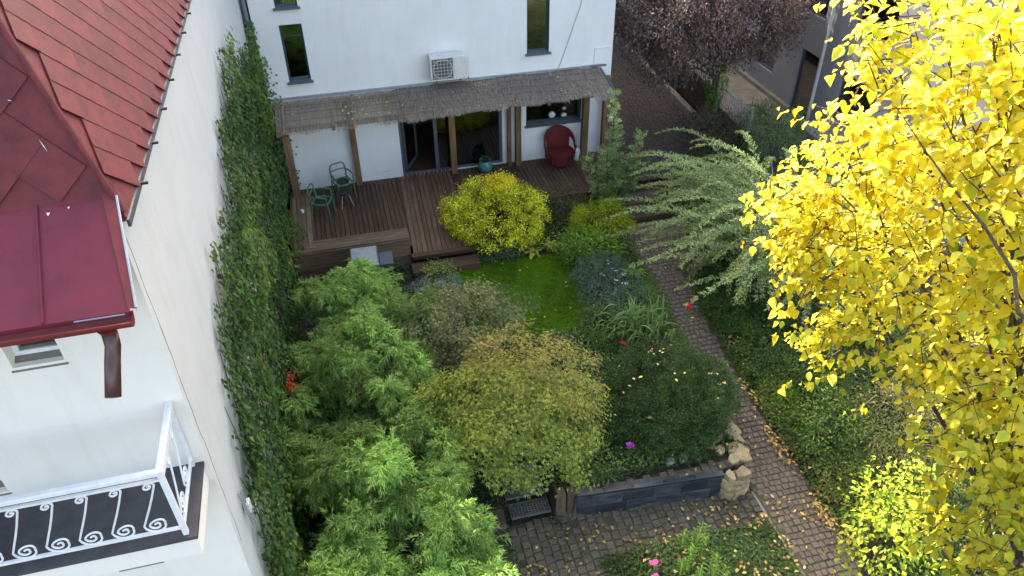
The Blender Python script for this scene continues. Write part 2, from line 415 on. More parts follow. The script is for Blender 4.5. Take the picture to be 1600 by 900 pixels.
LAWN = [(1.55, 14.75), (2.5, 14.72), (3.6, 14.75), (5.05, 14.62), (5.0, 13.6), (4.72, 12.4), (4.4, 11.9), (3.2, 11.7), (2.2, 12.0), (1.7, 13.0)]
lawn, in_lawn = patch('lawn', LAWN, 'lawn_base', 0.022, 0.06)
rng = np.random.default_rng(11)
gp = np.stack([rng.uniform(1.3, 5.3, 120000), rng.uniform(11.5, 14.95, 120000)], 1)
gp = gp[[in_lawn(a, b) for a, b in gp + rng.normal(size=gp.shape) * 0.07]]
n = len(gp)
lv = LV()
patchy = 0.85 + 0.22 * np.sin(gp[:, 0] * 3.1 + 1) * np.sin(gp[:, 1] * 2.3) + 0.16 * np.sin(gp[:, 0] * 11 + gp[:, 1] * 7) * np.sin(gp[:, 1] * 13)
lv.leaves(np.c_[gp, np.full(n, 0.018)], np.c_[rng.normal(size=(n, 2)) * 0.45, np.ones(n)], rdir(rng, n), rng.uniform(0.025, 0.06, n) * (1 + 0.5 * (patchy > 1.0)), 0.008,
          tints(rng, n, [(0.10, 0.235, 0.004), (0.125, 0.25, 0.005), (0.08, 0.20, 0.004), (0.14, 0.19, 0.012)], 0.3) * patchy[:, None], droop=0.3)
tagp(lv.build('grass', 'leaf'), 'short bright green mown grass of the small lawn', 'grass', kind='stuff')

# paved path and lower court: single pavers near by, the rest joined
def paving(name, m, label_kind, cells, base_poly, tone):
    st, _ = patch(name, base_poly, 'mortar', 0.012, 0.12)
    vars_ = []
    for k in range(6):
        r = random.Random(k + 50)
        mb = MB(); hx, hy = 0.5 - r.uniform(0.0, 0.03), 0.5 - r.uniform(0.0, 0.03)
        j = lambda: r.uniform(-0.035, 0.035)
        b = [(-hx + j(), -hy + j()), (hx + j(), -hy + j()), (hx + j(), hy + j()), (-hx + j(), hy + j())]
        vs = [(x, y, -0.5) for x, y in b] + [(x, y, 0.3) for x, y in b] + [(x * 0.86, y * 0.86, 0.5 + r.uniform(-.05, .05)) for x, y in b]
        fs = [(8, 9, 10, 11)] + [(q + i, q + (i + 1) % 4, q + 4 + (i + 1) % 4, q + 4 + i) for q in (0, 4) for i in range(4)]
        mb.add(vs, fs); vars_.append((mb, mb.mesh('paver', m)))
    cells = sorted(cells, key=lambda c: c[0] ** 2 + c[1] ** 2)
    rest = MB(); r = random.Random(5)
    for i, (x, y, sx, sy) in enumerate(cells):
        z = float(gz(x, y)) + 0.006 + r.uniform(-0.012, 0.008); k = r.randrange(6); a = r.uniform(-0.12, 0.12)
        tx, ty = r.uniform(-.03, .03), r.uniform(-.03, .03)
        if i < 300:
            place('paver', vars_[k][1], (x, y, z), st, (tx, ty, a), (sx, sy, 0.05))
        else:
            c, s_ = math.cos(a), math.sin(a)
            rest.add([(x + (v[0] * c - v[1] * s_) * sx, y + (v[0] * s_ + v[1] * c) * sy, z + v[2] * 0.05 + (v[0] * ty - v[1] * tx) * -0.1) for v in vars_[k][0].v], vars_[k][0].f)
    if rest.v:
        o = rest.build('pavers', m, st); o['kind'] = 'stuff'
    return st
cells = []
def path_edges(y):
    c = 6.72 + 0.30 * smooth(9.0, 13.5, y) + 0.0 * y
    hw = 0.50 - 0.15 * smooth(8.0, 12.0, y); return c - hw, c + hw * .92
y = 4.4; row = 0
while y < 15.45:
    x0, x1 = path_edges(y); x0 = float(x0) ; x1 = float(x1)
    if y > 13.0: x1 += 0.8 * float(smooth(13.0, 14.2, y)); 
    x = x0 + (0.065 if row % 2 else 0.0)
    while x < x1 - 0.05:
        wdt = 0.118 + random.uniform(-0.025, 0.025)
        cells.append((x + wdt / 2, y + random.uniform(-.008, .008), wdt - 0.011, 0.112 + random.uniform(-.012, .012))); x += wdt
    y += 0.121; row += 1
paving('garden_path', 'paver', 'path', cells, [(6.18, 4.2), (7.26, 4.2), (7.26, 9), (7.58, 13.0), (8.4, 14.2), (8.4, 15.5), (6.5, 15.5), (6.5, 13.5), (6.2, 9.2)], 1)
cells = []
x = 0.75; row = 0
while x < 6.17:
    y = 4.6 + (0.06 if row % 2 else 0); 
    while y < 7.66:
        ht = 0.15 + random.uniform(-.025, .025)
        y_mid = y + ht / 2
        bed = (x > 3.05 + 0.25 * math.sin(y * 3)) and y_mid < 6.72 + 0.05 * math.sin(x * 3)
        if not bed and random.random() > 0.04: cells.append((x, y_mid, 0.138, ht - 0.015))
        y += ht
    x += 0.152; row += 1
paving('lower_court', 'patio_paver', 'court', cells, [(0.6, 4.5), (6.16, 4.5), (6.16, 7.70), (0.6, 7.70)], 1)

al, _ = patch('alley', [(7.5, 17.05), (10.75, 17.05), (10.75, 34), (7.5, 34)], 'alley_ground', 0.02, 0.5)
# coarse cobbles of the alley, one mesh because they are only a few pixels each
mb = MB(); r = random.Random(9); y = 17.1
while y < 30:
    x = 7.55 + r.uniform(0, .05)
    while x < 10.7:
        wd = r.uniform(.11, .17); z = 0.30 + 0.02
        mb.obox((x + wd / 2, y, z + r.uniform(-.004, .010)), (wd - .018, .125, .03), r.uniform(-.08, .08), 0.008); x += wd
    y += 0.15
o = mb.build('cobbles', 'alley_ground', al); o['kind'] = 'stuff'
yard, _ = patch('neighbour_yard', [(11.5, 14.0), (14.2, 14.0), (14.2, 34), (11.5, 34)], 'concrete', 0.03, 0.5)
yard.location.z = 0.0

# ------------------------------------------------------------------ white house behind the deck
FY = 18.93
def wall_rects(mb, a0, a1, z0, z1, holes, fn):
    """fill a wall with boxes around openings; fn(a0,a1,z0,z1) adds one box"""
    A = sorted({a0, a1, *[h[0] for h in holes], *[h[1] for h in holes]})
    for i in range(len(A) - 1):
        ca = (A[i] + A[i + 1]) / 2
        cuts = sorted([(h[2], h[3]) for h in holes if h[0] < ca < h[1]])
        z = z0
        for b, t in cuts:
            if b > z: fn(A[i], A[i + 1], z, b)
            z = t
        if z < z1: fn(A[i], A[i + 1], z, z1)
def wall_panel(a0, a1, z0, z1, holes, y_out, thick):
    """one sheet of wall with openings and reveals (no inner seams)"""
    mb = MB()
    wall_rects(mb, a0, a1, z0, z1, holes, lambda p, q, b, t: mb.add([(p, y_out, b), (q, y_out, b), (q, y_out, t), (p, y_out, t)], [(0, 1, 2, 3)]))
    for p, q, b, t in holes:
        y2 = y_out + thick
        mb.add([(p, y_out, b), (p, y2, b), (p, y2, t), (p, y_out, t)], [(0, 1, 2, 3)])
        mb.add([(q, y_out, b), (q, y2, b), (q, y2, t), (q, y_out, t)], [(3, 2, 1, 0)])
        mb.add([(p, y_out, t), (q, y_out, t), (q, y2, t), (p, y2, t)], [(3, 2, 1, 0)])
        mb.add([(p, y_out, b), (q, y_out, b), (q, y2, b), (p, y2, b)], [(0, 1, 2, 3)])
    return mb
house = thing('white_house', 'tall white rendered house in shade behind the wooden deck', 'house', (3.0, FY, 0))
HX0, HX1, HTOP = -1.57, 7.48, 9.3
holes = [(-.98, -.46, 5.16, 6.7), (-.98, -.45, 3.36, 4.77), (5.10, 5.70, 3.46, 5.7), (5.08, 6.67, 1.42, 2.35), (1.56, 4.40, .36, 2.38)]
mb = wall_panel(HX0, HX1, -0.2, HTOP, holes, FY, 0.16)
mb.add([(HX1, FY, -.2), (HX1, 46, -.2), (HX1, 46, HTOP), (HX1, FY, HTOP)], [(0, 1, 2, 3)])
mb.add([(HX0, FY, -.2), (HX0, 46, -.2), (HX0, 46, HTOP), (HX0, FY, HTOP)], [(3, 2, 1, 0)])
mb.add([(HX0, 46, -.2), (HX1, 46, -.2), (HX1, 46, HTOP), (HX0, 46, HTOP)], [(3, 2, 1, 0)])
mb.build('wall', 'white_plaster', house)
MB().box(HX0 - .2, HX1 + .2, FY - .2, 46.2, HTOP, HTOP + .25).build('roof', 'grey_metal', house)
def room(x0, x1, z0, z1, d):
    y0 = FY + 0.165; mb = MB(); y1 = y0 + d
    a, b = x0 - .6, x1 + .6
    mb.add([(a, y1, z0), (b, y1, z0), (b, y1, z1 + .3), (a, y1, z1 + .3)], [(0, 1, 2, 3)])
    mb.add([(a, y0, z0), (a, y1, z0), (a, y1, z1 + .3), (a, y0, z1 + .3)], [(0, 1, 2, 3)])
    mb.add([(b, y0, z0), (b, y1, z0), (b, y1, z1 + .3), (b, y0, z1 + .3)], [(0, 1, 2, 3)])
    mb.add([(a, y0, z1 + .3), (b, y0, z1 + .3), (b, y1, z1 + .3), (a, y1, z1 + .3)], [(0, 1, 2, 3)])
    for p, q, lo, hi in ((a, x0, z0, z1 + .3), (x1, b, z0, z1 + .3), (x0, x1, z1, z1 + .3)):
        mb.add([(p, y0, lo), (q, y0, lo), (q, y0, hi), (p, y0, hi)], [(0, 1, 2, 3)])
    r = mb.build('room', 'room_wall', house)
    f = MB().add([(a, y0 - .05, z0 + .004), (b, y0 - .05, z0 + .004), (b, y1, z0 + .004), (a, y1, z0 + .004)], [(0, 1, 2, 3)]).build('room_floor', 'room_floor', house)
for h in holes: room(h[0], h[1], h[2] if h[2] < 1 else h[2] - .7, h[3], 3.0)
def window(x0, x1, z0, z1, fr=0.05, sill=0.09):
    wn = MB(); y = FY + .10
    wn.box(x0, x0 + fr, y, y + .06, z0, z1).box(x1 - fr, x1, y, y + .06, z0, z1).box(x0 + fr, x1 - fr, y, y + .06, z1 - fr, z1).box(x0 + fr, x1 - fr, y, y + .06, z0, z0 + fr)
    wn.box(x1 - .012, x1 - .003, FY + .004, y, z0, z1).box(x0 + .003, x0 + .012, FY + .004, y, z0, z1)
    wo_ = wn.build('window', 'blue_frame', house)
    MB().box(x0 + fr, x1 - fr, y + .03, y + .04, z0 + fr, z1 - fr).build('pane', 'glass', wo_)
    MB().add([(x0 - .05, FY - sill, z0 - .03), (x1 + .05, FY - sill, z0 - .03), (x1 + .05, FY - sill, z0 - .005), (x0 - .05, FY - sill, z0 - .005),
              (x0 - .05, y, z0 - .03), (x1 + .05, y, z0 - .03), (x1 + .05, y, z0 + .035), (x0 - .05, y, z0 + .035)],
             [(0, 1, 2, 3), (3, 2, 6, 7), (1, 5, 6, 2), (4, 0, 3, 7), (0, 4, 5, 1)]).build('sill', 'grey_metal', wo_)
    return wo_
for h in holes[:4]: window(*h)
# sliding door: frame, panes, one leaf folded inwards
x0, x1, z0, z1 = holes[4]; y = FY + .08
fr = MB(); fr.box(x0, x0 + .07, y, y + .07, z0 + .0, z1).box(x1 - .07, x1, y, y + .07, z0, z1).box(x0 + .07, x1 - .07, y, y + .07, z1 - .07, z1)
fr.box(x0 + .07, x1 - .07, y, y + .07, z0 + .002, z0 + .05).box(2.50, 2.60, y, y + .07, z0 + .05, z1 - .07)
door = fr.build('door', 'grey_metal', house)
MB().box(2.60, x1 - .07, y + .03, y + .04, z0 + .05, z1 - .07).build('pane', 'glass', door)
dl = MB(); R_ = rad(62); hx, hy = x0 + .09, y + .10
def dpt(u, z): return (hx + math.cos(R_) * u, hy + math.sin(R_) * u, z)
for (u0, u1, b, t) in ((0, .07, z0 + .06, z1 - .08), (.88, .95, z0 + .06, z1 - .08), (.07, .88, z0 + .06, z0 + .14), (.07, .88, z1 - .16, z1 - .08)):
    a, b_, c_, d_ = dpt(u0, b), dpt(u1, b), dpt(u1, t), dpt(u0, t); o_ = Vector((math.sin(R_), -math.cos(R_), 0)) * .05
    q = [Vector(v) for v in (a, b_, c_, d_)]; q += [v + o_ for v in q]
    dl.add(q, [(0, 1, 2, 3), (7, 6, 5, 4), (0, 4, 5, 1), (1, 5, 6, 2), (2, 6, 7, 3), (3, 7, 4, 0)])
dl.build('door_leaf', 'grey_metal', house)
# fittings on the facade
mb = MB().tube([(-1.66, FY - .06, 7.6), (-1.66, FY - .06, 0.05)], .06, 12)
mb.tube([(-1.66, FY - .06, 2.38), (-1.25, FY - .75, 2.42)], .035, 8)
mb.build('downpipe', 'grey_metal', house, True)
for z in (6.0, 4.0, 1.4): MB().tube([(-1.66, FY - .06, z), (-1.66, FY - .06, z + .05)], .070, 12).build('pipe_clamp', 'grey_metal', house)
MB().tube([(6.75, FY - .02, 6.2), (6.52, FY - .03, 4.6), (6.05, FY - .02, 3.2), (5.95, FY - .02, 2.95)], .009, 5).build('cable', 'pale_metal', house)
MB().tube([(3.46, FY - .05, 3.2), (3.52, FY - .03, 3.0), (3.55, FY - .02, 2.85)], .012, 5).build('cable', 'black_plastic', house)
MB().tube([(6.98, FY - .015, 2.9), (6.98, FY - .015, 3.43), (7.44, FY - .015, 3.45)], .014, 6).build('conduit', 'white_paint', house)
MB().box(4.98, 5.05, FY - .07, FY - .002, 2.05, 2.17).build('wall_sensor', 'black_plastic', house)
MB().box(HX0 + .02, 7.25, FY - .05, FY - .002, 2.93, 2.99).build('flashing', 'pale_metal', house)
MB().box(1.05, 1.22, FY - .015, FY - .002, .58, .63).build('socket', 'ac_plastic', house)

rear = MB()  # unseen building added to keep the sun off the alley
wall_rects(rear, 5.0, 22, -.2, 15, [(10 + 2.6 * i, 11.2 + 2.6 * i, 1.2 + 3 * j, 2.8 + 3 * j) for i in range(4) for j in range(3)], lambda p, q, b, t: rear.add([(p, 37, b), (q, 37, b), (q, 37, t), (p, 37, t)], [(0, 1, 2, 3)]))
rear.add([(5.0, 37, -.2), (5.0, 46, -.2), (5.0, 46, 15), (5.0, 37, 15)], [(3, 2, 1, 0)]).add([(22, 37, -.2), (22, 46, -.2), (22, 46, 15), (22, 37, 15)], [(0, 1, 2, 3)]).add([(5.0, 46, -.2), (22, 46, -.2), (22, 46, 15), (5.0, 46, 15)], [(3, 2, 1, 0)]).add([(5.0, 37, 15), (22, 37, 15), (22, 46, 15), (5.0, 46, 15)], [(0, 1, 2, 3)]).add([(5.1, 37.3, 0), (21.9, 37.3, 0), (21.9, 37.3, 14.9), (5.1, 37.3, 14.9)], [(0, 1, 2, 3)])
lr = MB().add([(-9, 18.92, -.2), (-1.76, 18.92, -.2), (-1.76, 18.92, 18), (-9, 18.92, 18)], [(0, 1, 2, 3)]).add([(-1.76, 18.92, -.2), (-1.76, 34, -.2), (-1.76, 34, 18), (-1.76, 18.92, 18)], [(0, 1, 2, 3)]).add([(-9, 18.92, 18), (-1.76, 18.92, 18), (-1.76, 34, 18), (-9, 34, 18)], [(0, 1, 2, 3)]).add([(-9, 18.92, -.2), (-9, 34, -.2), (-9, 34, 18), (-9, 18.92, 18)], [(3, 2, 1, 0)]).add([(-9, 34, -.2), (-1.76, 34, -.2), (-1.76, 34, 18), (-9, 34, 18)], [(3, 2, 1, 0)])
lr = lr.build('shade_block', 'cream_plaster'); lr['kind'] = 'structure'  # unseen tall block added to shade the red mansard roof
rear = rear.build('shade_block', 'cream_plaster'); rear['kind'] = 'structure'

# air conditioner
ac = thing('air_conditioner', 'white outdoor air conditioner unit bolted to the white wall above the reed roof', 'air conditioner', (2.93, FY, 3.1))
mb = MB(); mb.obox((2.93, FY - .24, 3.46), (.88, .34, .60), 0, .012); mb.build('casing', 'ac_plastic', ac)
yg = FY - .412
mb = MB(); mb.box(2.53, 3.06, yg - .010, yg + .004, 3.20, 3.72); mb.build('fan_recess', 'grime', ac)
mb = MB()
for rr in (.245,): mb.tube([(2.795 + rr * math.cos(a), yg - .018, 3.46 + rr * math.sin(a)) for a in np.linspace(0, 2 * math.pi, 25)], .006, 5, False)
for k in range(6):
    x = 2.585 + k * .084; mb.box(x - .0035, x + .0035, yg - .02, yg - .014, 3.205, 3.715)
    z = 3.25 + k * .084; mb.box(2.54, 3.05, yg - .02, yg - .014, z - .0035, z + .0035)
mb.build('grille', 'ac_plastic', ac)
mb = MB().box(3.10, 3.46, yg - .008, yg + .002, 3.20, 3.72); mb.build('front_panel', 'ac_plastic', ac)
for x in (2.62, 3.24): MB().box(x - .02, x + .02, FY - .42, FY - .002, 3.115, 3.155).build('bracket', 'grey_metal', ac)
MB().box(3.372, 3.40, FY - .30, FY - .16, 3.22, 3.40).build('valve_cover', 'black_plastic', ac)

# vases on the window ledge
def vase(x, label, prof):
    t = MB().lathe(prof, (0, 0, 0), 24); o = t.build('vase', 'white_ceramic', None, True); o.location = (x, FY + .25, 1.475); o.scale = (1.2, 1.2, 1.15)
    tagp(o, label, 'vase', 'white vases on the window ledge'); return o
MB().box(5.08, 6.67, FY + .165, FY + .48, 1.42, 1.47).build('inner_ledge', 'white_paint', house)
vase(5.55, 'small white lantern shaped vase, leftmost on the ground floor window ledge', [(.06, 0), (.065, .02), (.065, .16), (.04, .20), (.03, .21), (.03, .24), (.015, .26)])
vase(5.87, 'white bulbous vase with a narrow neck, middle of the window ledge', [(.06, 0), (.11, .05), (.13, .12), (.10, .19), (.04, .24), (.025, .28), (.03, .34), (.02, .35)])
vase(6.22, 'white two tiered vase, rightmost on the ground floor window ledge', [(.07, 0), (.115, .05), (.115, .10), (.07, .15), (.06, .17), (.10, .21), (.105, .26), (.06, .31), (.05, .34), (.07, .39), (.03, .42)])

# ------------------------------------------------------------------ wooden deck, steps, bench
DZ = 0.36
deck = thing('wooden_deck', 'dark brown wooden deck with steps along the white house', 'deck', (2.5, 17, 0))
def board(mb_size, loc, m, parent, name='board', rz=0.0, cache={}):
    key = (tuple(round(s, 3) for s in mb_size), m)
    if key not in cache: cache[key] = MB().obox((0, 0, 0), mb_size, 0, 0.005).mesh(name, m)
    return place(name, cache[key], loc, parent, (0, 0, rz))
bw = .118
x = -1.40
while x < 1.46:                                   # left part, boards run away from the house
    board((bw - .010, 3.46, .028), (x + bw / 2, 17.20, DZ - .014 + random.uniform(-.002, .002)), 'deck_board', deck); x += bw
x = 1.505
while x < 2.86:                                   # walkway to the steps, a little skewed
    board((bw - .010, 3.98, .028), (x + bw / 2 - .14, 17.06, DZ - .010 + random.uniform(-.002, .002)), 'walk_board', deck, rz=-rad(2.6)); x += bw
x = 2.74
while x < 7.15:                                   # right part by the red chair
    board((bw - .010, 2.16, .028), (x + bw / 2, 17.85, DZ - .014 + random.uniform(-.002, .002)), 'deck_board', deck); x += bw
board((1.56, .16, .03), (2.00, 15.03, DZ + .004), 'deck_board_across', deck, 'nosing')
board((1.52, .03, .15), (2.00, 15.09, DZ - .095), 'deck_board_across', deck, 'riser')
board((1.62, .20, .035), (1.99, 14.86, .185), 'deck_board_across', deck, 'tread')
board((1.62, .20, .035), (1.99, 14.655, .185), 'deck_board_across', deck, 'tread')
board((1.58, .03, .165), (1.99, 14.57, .083), 'deck_board_across', deck, 'riser')
board((4.30, .03, .30), (5.00, 16.82, .18), 'deck_board_across', deck, 'riser')
board((4.36, .12, .032), (5.00, 16.80, DZ + .004), 'deck_board_across', deck, 'nosing')
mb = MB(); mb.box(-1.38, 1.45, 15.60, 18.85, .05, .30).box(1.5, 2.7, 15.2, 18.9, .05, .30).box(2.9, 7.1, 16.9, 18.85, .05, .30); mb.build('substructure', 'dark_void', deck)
# steps from the alley level down to the path
stp = thing('timber_steps', 'dark timber and cobble steps from the alley down to the garden path', 'steps', (7.4, 16, 0))
for k, (y, z) in enumerate(((16.75, .30), (16.15, .20), (15.62, .10))):
    mb = MB(); mb.obox((7.45 if k else 8.1, y, z - .02), (1.5 if k else 2.9, .17, .13), rad(2 if k else 2), .012); mb.build('kerb_timber', 'old_timber', stp)
    if k: MB().obox((7.45, y + .28, z + .0), (1.45, .42, .06), rad(2), .01).build('tread', 'alley_ground', stp)

bench = thing('corner_bench', 'l shaped slatted wooden bench around the left corner of the deck', 'bench', (-.2, 15.4, 0))
BZ = .80
for k in range(4):
    d = k * .112
    board((.102, 2.72 - d, .03), (-1.43 + .056 + d, 15.17 + d + (2.72 - d) / 2, BZ - .015), 'bench_board_deep', bench, 'slat')
    board((2.64 - d - .11, .102, .03), (-1.43 + .115 + d + (2.64 - d - .11) / 2, 15.17 + .056 + d, BZ - .013), 'bench_board', bench, 'slat')
for k in range(5):
    z = .02 + k * .152
    board((2.66, .028, .144), (-.11, 15.155, z + .072), 'bench_board', bench, 'fascia_board')
    board((.028, 2.70, .144), (-1.455, 16.50, z + .072), 'bench_board_deep', bench, 'fascia_board')
    board((.026, .40, .144), (1.215, 15.37, z + .072), 'bench_board_deep', bench, 'fascia_board')
    if z > .3:
        board((2.15, .026, .144), (.12, 15.61, z + .072), 'bench_board', bench, 'fascia_board')
        board((.026, 2.2, .144), (-.985, 16.75, z + .072), 'bench_board_deep', bench, 'fascia_board')
o = MB().lathe([(.03, 0), (.036, .02), (.038, .09), (.034, .095), (.03, .02)], (-1.17, 16.95, BZ + .001), 16).build('cup', 'white_ceramic', None, True)
tagp(o, 'small white cup standing on the left arm of the wooden bench', 'cup')

# ------------------------------------------------------------------ pergola with reed mats
perg = thing('reed_pergola', 'timber pergola with a grey brown reed mat roof on the white house', 'pergola', (2.9, 18.3, DZ))
def zroof(y): return 2.56 + (y - 17.72) * (2.90 - 2.56) / (18.90 - 17.72)
for (x, y, s) in ((-1.27, 17.85, .17), (.35, 18.80, .15), (2.97, 18.78, .16), (4.56, 18.80, .10), (4.80, 18.74, .15), (6.72, 18.70, .17), (7.32, 18.72, .16), (-1.36, 18.75, .13)):
    MB().obox((x, y, (DZ + zroof(y) - .14) / 2), (s, s, zroof(y) - .14 - DZ), 0, .012).build('post', 'post_wood', perg)
MB().box(-1.50, 7.2, 17.95, 18.07, zroof(18.0) - .15, zroof(18.0) - .03).build('beam', 'post_wood', perg)
MB().box(-1.50, 7.2, 18.72, 18.84, zroof(18.78) - .15, zroof(18.78) - .03).build('beam', 'post_wood', perg)
for x in (-1.38, -.1, .35, 1.65, 2.97, 4.1, 5.4, 6.9):
    a, b = 17.80, 18.86
    MB().add([(x - .04, a, zroof(a) - .10), (x + .04, a, zroof(a) - .10), (x + .04, a, zroof(a) - .016), (x - .04, a, zroof(a) - .016),
              (x - .04, b, zroof(b) - .10), (x + .04, b, zroof(b) - .10), (x + .04, b, zroof(b) - .016), (x - .04, b, zroof(b) - .016)],
             [(0, 1, 2, 3), (7, 6, 5, 4), (0, 4, 5, 1), (1, 5, 6, 2), (2, 6, 7, 3), (3, 7, 4, 0)]).build('rafter', 'post_wood', perg)
def reed_panel(x0, x1, y_front, layers, step, dia, m, dz, seed, skew=0.0):
    r = random.Random(seed); mb = MB()
    for l in range(layers):
        x = x0 + r.uniform(0, step)
        while x < x1:
            d = dia * r.uniform(.7, 1.3); yf = y_front - r.uniform(-.01, .06) + .025 * math.sin(x * 5 + seed); yb = 18.90 - r.uniform(0, .10)
            zl = dz + l * dia * .9 + r.uniform(-.002, .003); sx = skew + r.uniform(-.005, .005)
            ym = 17.95
            dr = r.uniform(.0, .025)
            pts = [(x + sx, yf, zroof(ym) - (ym - yf) * .55 - dr + zl), (x + sx * .8, ym, zroof(ym) + zl), (x, yb, zroof(yb) + zl + r.uniform(0, .012))]
            vs = []
            for p in pts:
                vs += [(p[0] - d / 2, p[1], p[2]), (p[0] + d / 2, p[1], p[2]), (p[0], p[1], p[2] + d * .8)]
            mb.add(vs, [(0, 2, 5, 3), (2, 1, 4, 5), (1, 0, 3, 4), (3, 5, 8, 6), (5, 4, 7, 8), (4, 3, 6, 7), (0, 1, 2)])
            x += step * r.uniform(.7, 1.3)
    o = mb.build('reed_mat', m, perg)
    wv = MB()
    for y in (17.90, 18.15, 18.40, 18.65, 18.85):
        wv.tube([(x0, y, zroof(y) + dz + dia * (layers) + .004), (x1, y, zroof(y) + dz + dia * layers + .004)], .003, 4)
    wv.build('binding_wire', 'old_timber', o)
ed = [-1.45, -.72, -.02, .45, 1.15, 1.66]
for i in range(5): reed_panel(ed[i], ed[i + 1] + .03, 17.78 + (i % 2) * .03, 1, .0125, .0095, 'reed_thin', .004 * (i % 2), 20 + i, skew=-.02)
ed = [1.60, 2.55, 3.42, 4.25, 5.05, 5.85, 6.55, 7.10]
for i in range(7): reed_panel(ed[i] - .01, ed[i + 1] + .005, 17.81 + random.uniform(-.05, .05), 2, .0135, .013, 'reed', .004 + .034 * (i % 2), 40 + i, skew=.10)
mb = MB().tube([(7.16, 18.92, 2.86), (7.28, 17.80, 2.53)], .035, 8).tube([(6.85, 18.86, 2.97), (7.30, 18.86, 2.97)], .03, 8); mb.build('gutter_pipe', 'grey_metal', perg)
MB().box(7.12, 7.22, 17.85, 18.88, 2.50, 2.57).build('end_board', 'white_paint', perg)
rng = np.random.default_rng(5); n = 240
px = rng.uniform(-1.4, 7.0, n); py = rng.uniform(17.85, 18.8, n)
keep = rng.random(n) < (0.35 + 0.65 * (np.sin(px * 2.2) > 0.2)); px, py = px[keep], py[keep]; n = len(px)
lv = LV().leaves(np.c_[px, py, 2.56 + (py - 17.72) * .288 + .048], np.c_[rng.normal(size=(n, 2)), np.zeros(n)], np.c_[rng.normal(size=(n, 2)) * .3, np.ones(n)], rng.uniform(.04, .075, n), rng.uniform(.03, .05, n),
                 tints(rng, n, [(.48, .46, .14), (.52, .42, .22), (.34, .19, .09)], .2), droop=0)
tagp(lv.build('fallen_leaves', 'leaf'), 'dry tan leaves fallen on the reed mat roof', 'fallen leaves', kind='stuff')

# ------------------------------------------------------------------ furniture on the deck
def green_chair(label, loc, rz):
    t = thing('green_armchair', label, 'chair', (0, 0, 0), 'green steel armchairs')
    # local: seat faces -Y
    mb = MB(); mb.tube([(.22 * math.copysign(abs(math.cos(a)) ** .6, math.cos(a)), .21 * math.copysign(abs(math.sin(a)) ** .6, math.sin(a)), .44) for a in np.linspace(0, 2 * math.pi, 33)], .022, 6, False); mb.build('seat_frame', 'green_steel', t)
    mb = MB(); mb.lathe([(.01, .435), (.17, .437), (.185, .445), (.17, .452), (.01, .448)], (0, 0, 0), 24); mb.build('seat', 'black_plastic', t)
    for sx in (-1, 1):
        for sy_, top in ((-1, .64), (1, .44)):
            MB().tube([(sx * .235, sy_ * .235, 0), (sx * .22, sy_ * .20, .44), (sx * .24, sy_ * .20, top)], [.015, .019, .019], 7).build('leg', 'green_steel', t)
        MB().tube([(sx * .24, -.20, .64), (sx * .255, -.12, .665), (sx * .25, .08, .67), (sx * .22, .20, .66)], .021, 7).build('armrest', 'green_steel', t)
    mb = MB(); a = [(-.20, .20, .44), (-.215, .23, .70), (-.19, .25, .82), (-.12, .26, .86), (.12, .26, .86), (.19, .25, .82), (.215, .23, .70), (.20, .20, .44)]
    mb.tube(a, .022, 8); mb.tube([(-.213, .235, .68), (0, .25, .69), (.213, .235, .68)], .018, 7); mb.build('back_frame', 'green_steel', t)
    t.location = loc; t.rotation_euler = (0, 0, rz)
    return t
green_chair('green steel armchair nearest the bench, turned towards the house door', (-.68, 17.42, DZ), rad(72))
green_chair('green steel armchair with its back close to the white wall', (-.10, 18.28, DZ), rad(20))
t = thing('side_stool', 'small black stool with pale wooden legs beside the green chairs', 'stool', (-.10, 17.75, DZ))
mb = MB(); mb.lathe([(.02, .38), (.15, .38), (.17, .40), (.17, .42), (.15, .43), (.02, .42)], (-.10, 17.75, DZ), 20); mb.build('seat', 'black_plastic', t)
mb = MB(); mb.lathe([(.10, .18), (.12, .20), (.05, .38), (.04, .38), (.03, .2)], (-.10, 17.75, DZ), 12); mb.build('shell', 'black_plastic', t)
for k in range(3):
    a = rad(200 + k * 120 + 30); MB().tube([(-.10 + .19 * math.cos(a), 17.75 + .19 * math.sin(a), DZ), (-.10 + .09 * math.cos(a), 17.75 + .09 * math.sin(a), DZ + .38)], [.012, .018], 7).build('leg', 'pale_wood', t)

t = thing('wicker_armchair', 'dark red wicker armchair with a rounded back against the white wall', 'chair', (5.92, 18.42, DZ))
def wick(u, z, dr=0.0):      # shell of the back and arms: u angle, centre behind
    a = u; rr = .37 + dr + .10 * max(0, z - .35)
    return (rr * math.sin(a), rr * 1.0 * math.cos(a) * 1.0 - .04, z)
RZ = rad(-6)
def W2(p):
    c, s_ = math.cos(RZ), math.sin(RZ); k_ = 1.06; return (5.92 + (p[0] * c - p[1] * s_) * k_, 18.42 + (p[0] * s_ + p[1] * c) * k_, DZ + p[2] * k_)
mb = MB(); us = np.linspace(-2.0, 2.0, 41)
def top(u): return .58 + .36 * max(0, math.cos(u * 1.15)) ** .6 if abs(u) < 1.36 else .58
nz_ = 12
def hole(u, f): return .80 < abs(u) < 1.60 and .25 < f < .78
for i in range(40):
    for j in range(nz_):
        ua, ub = us[i], us[i + 1]; fa, fb = j / nz_, (j + 1) / nz_
        if hole((ua + ub) / 2, (fa + fb) / 2): continue
        P = []
        for (u, f) in ((ua, fa), (ub, fa), (ub, fb), (ua, fb)): P.append(W2(wick(u, .30 + (top(u) - .30) * f)))
        Q = []
        for (u, f) in ((ua, fa), (ub, fa), (ub, fb), (ua, fb)): Q.append(W2(wick(u, .30 + (top(u) - .30) * f, .03)))
        mb.add(P + Q, [(0, 1, 2, 3), (7, 6, 5, 4), (0, 4, 5, 1), (1, 5, 6, 2), (2, 6, 7, 3), (3, 7, 4, 0)])
mb.build('backrest', 'red_wicker', t)
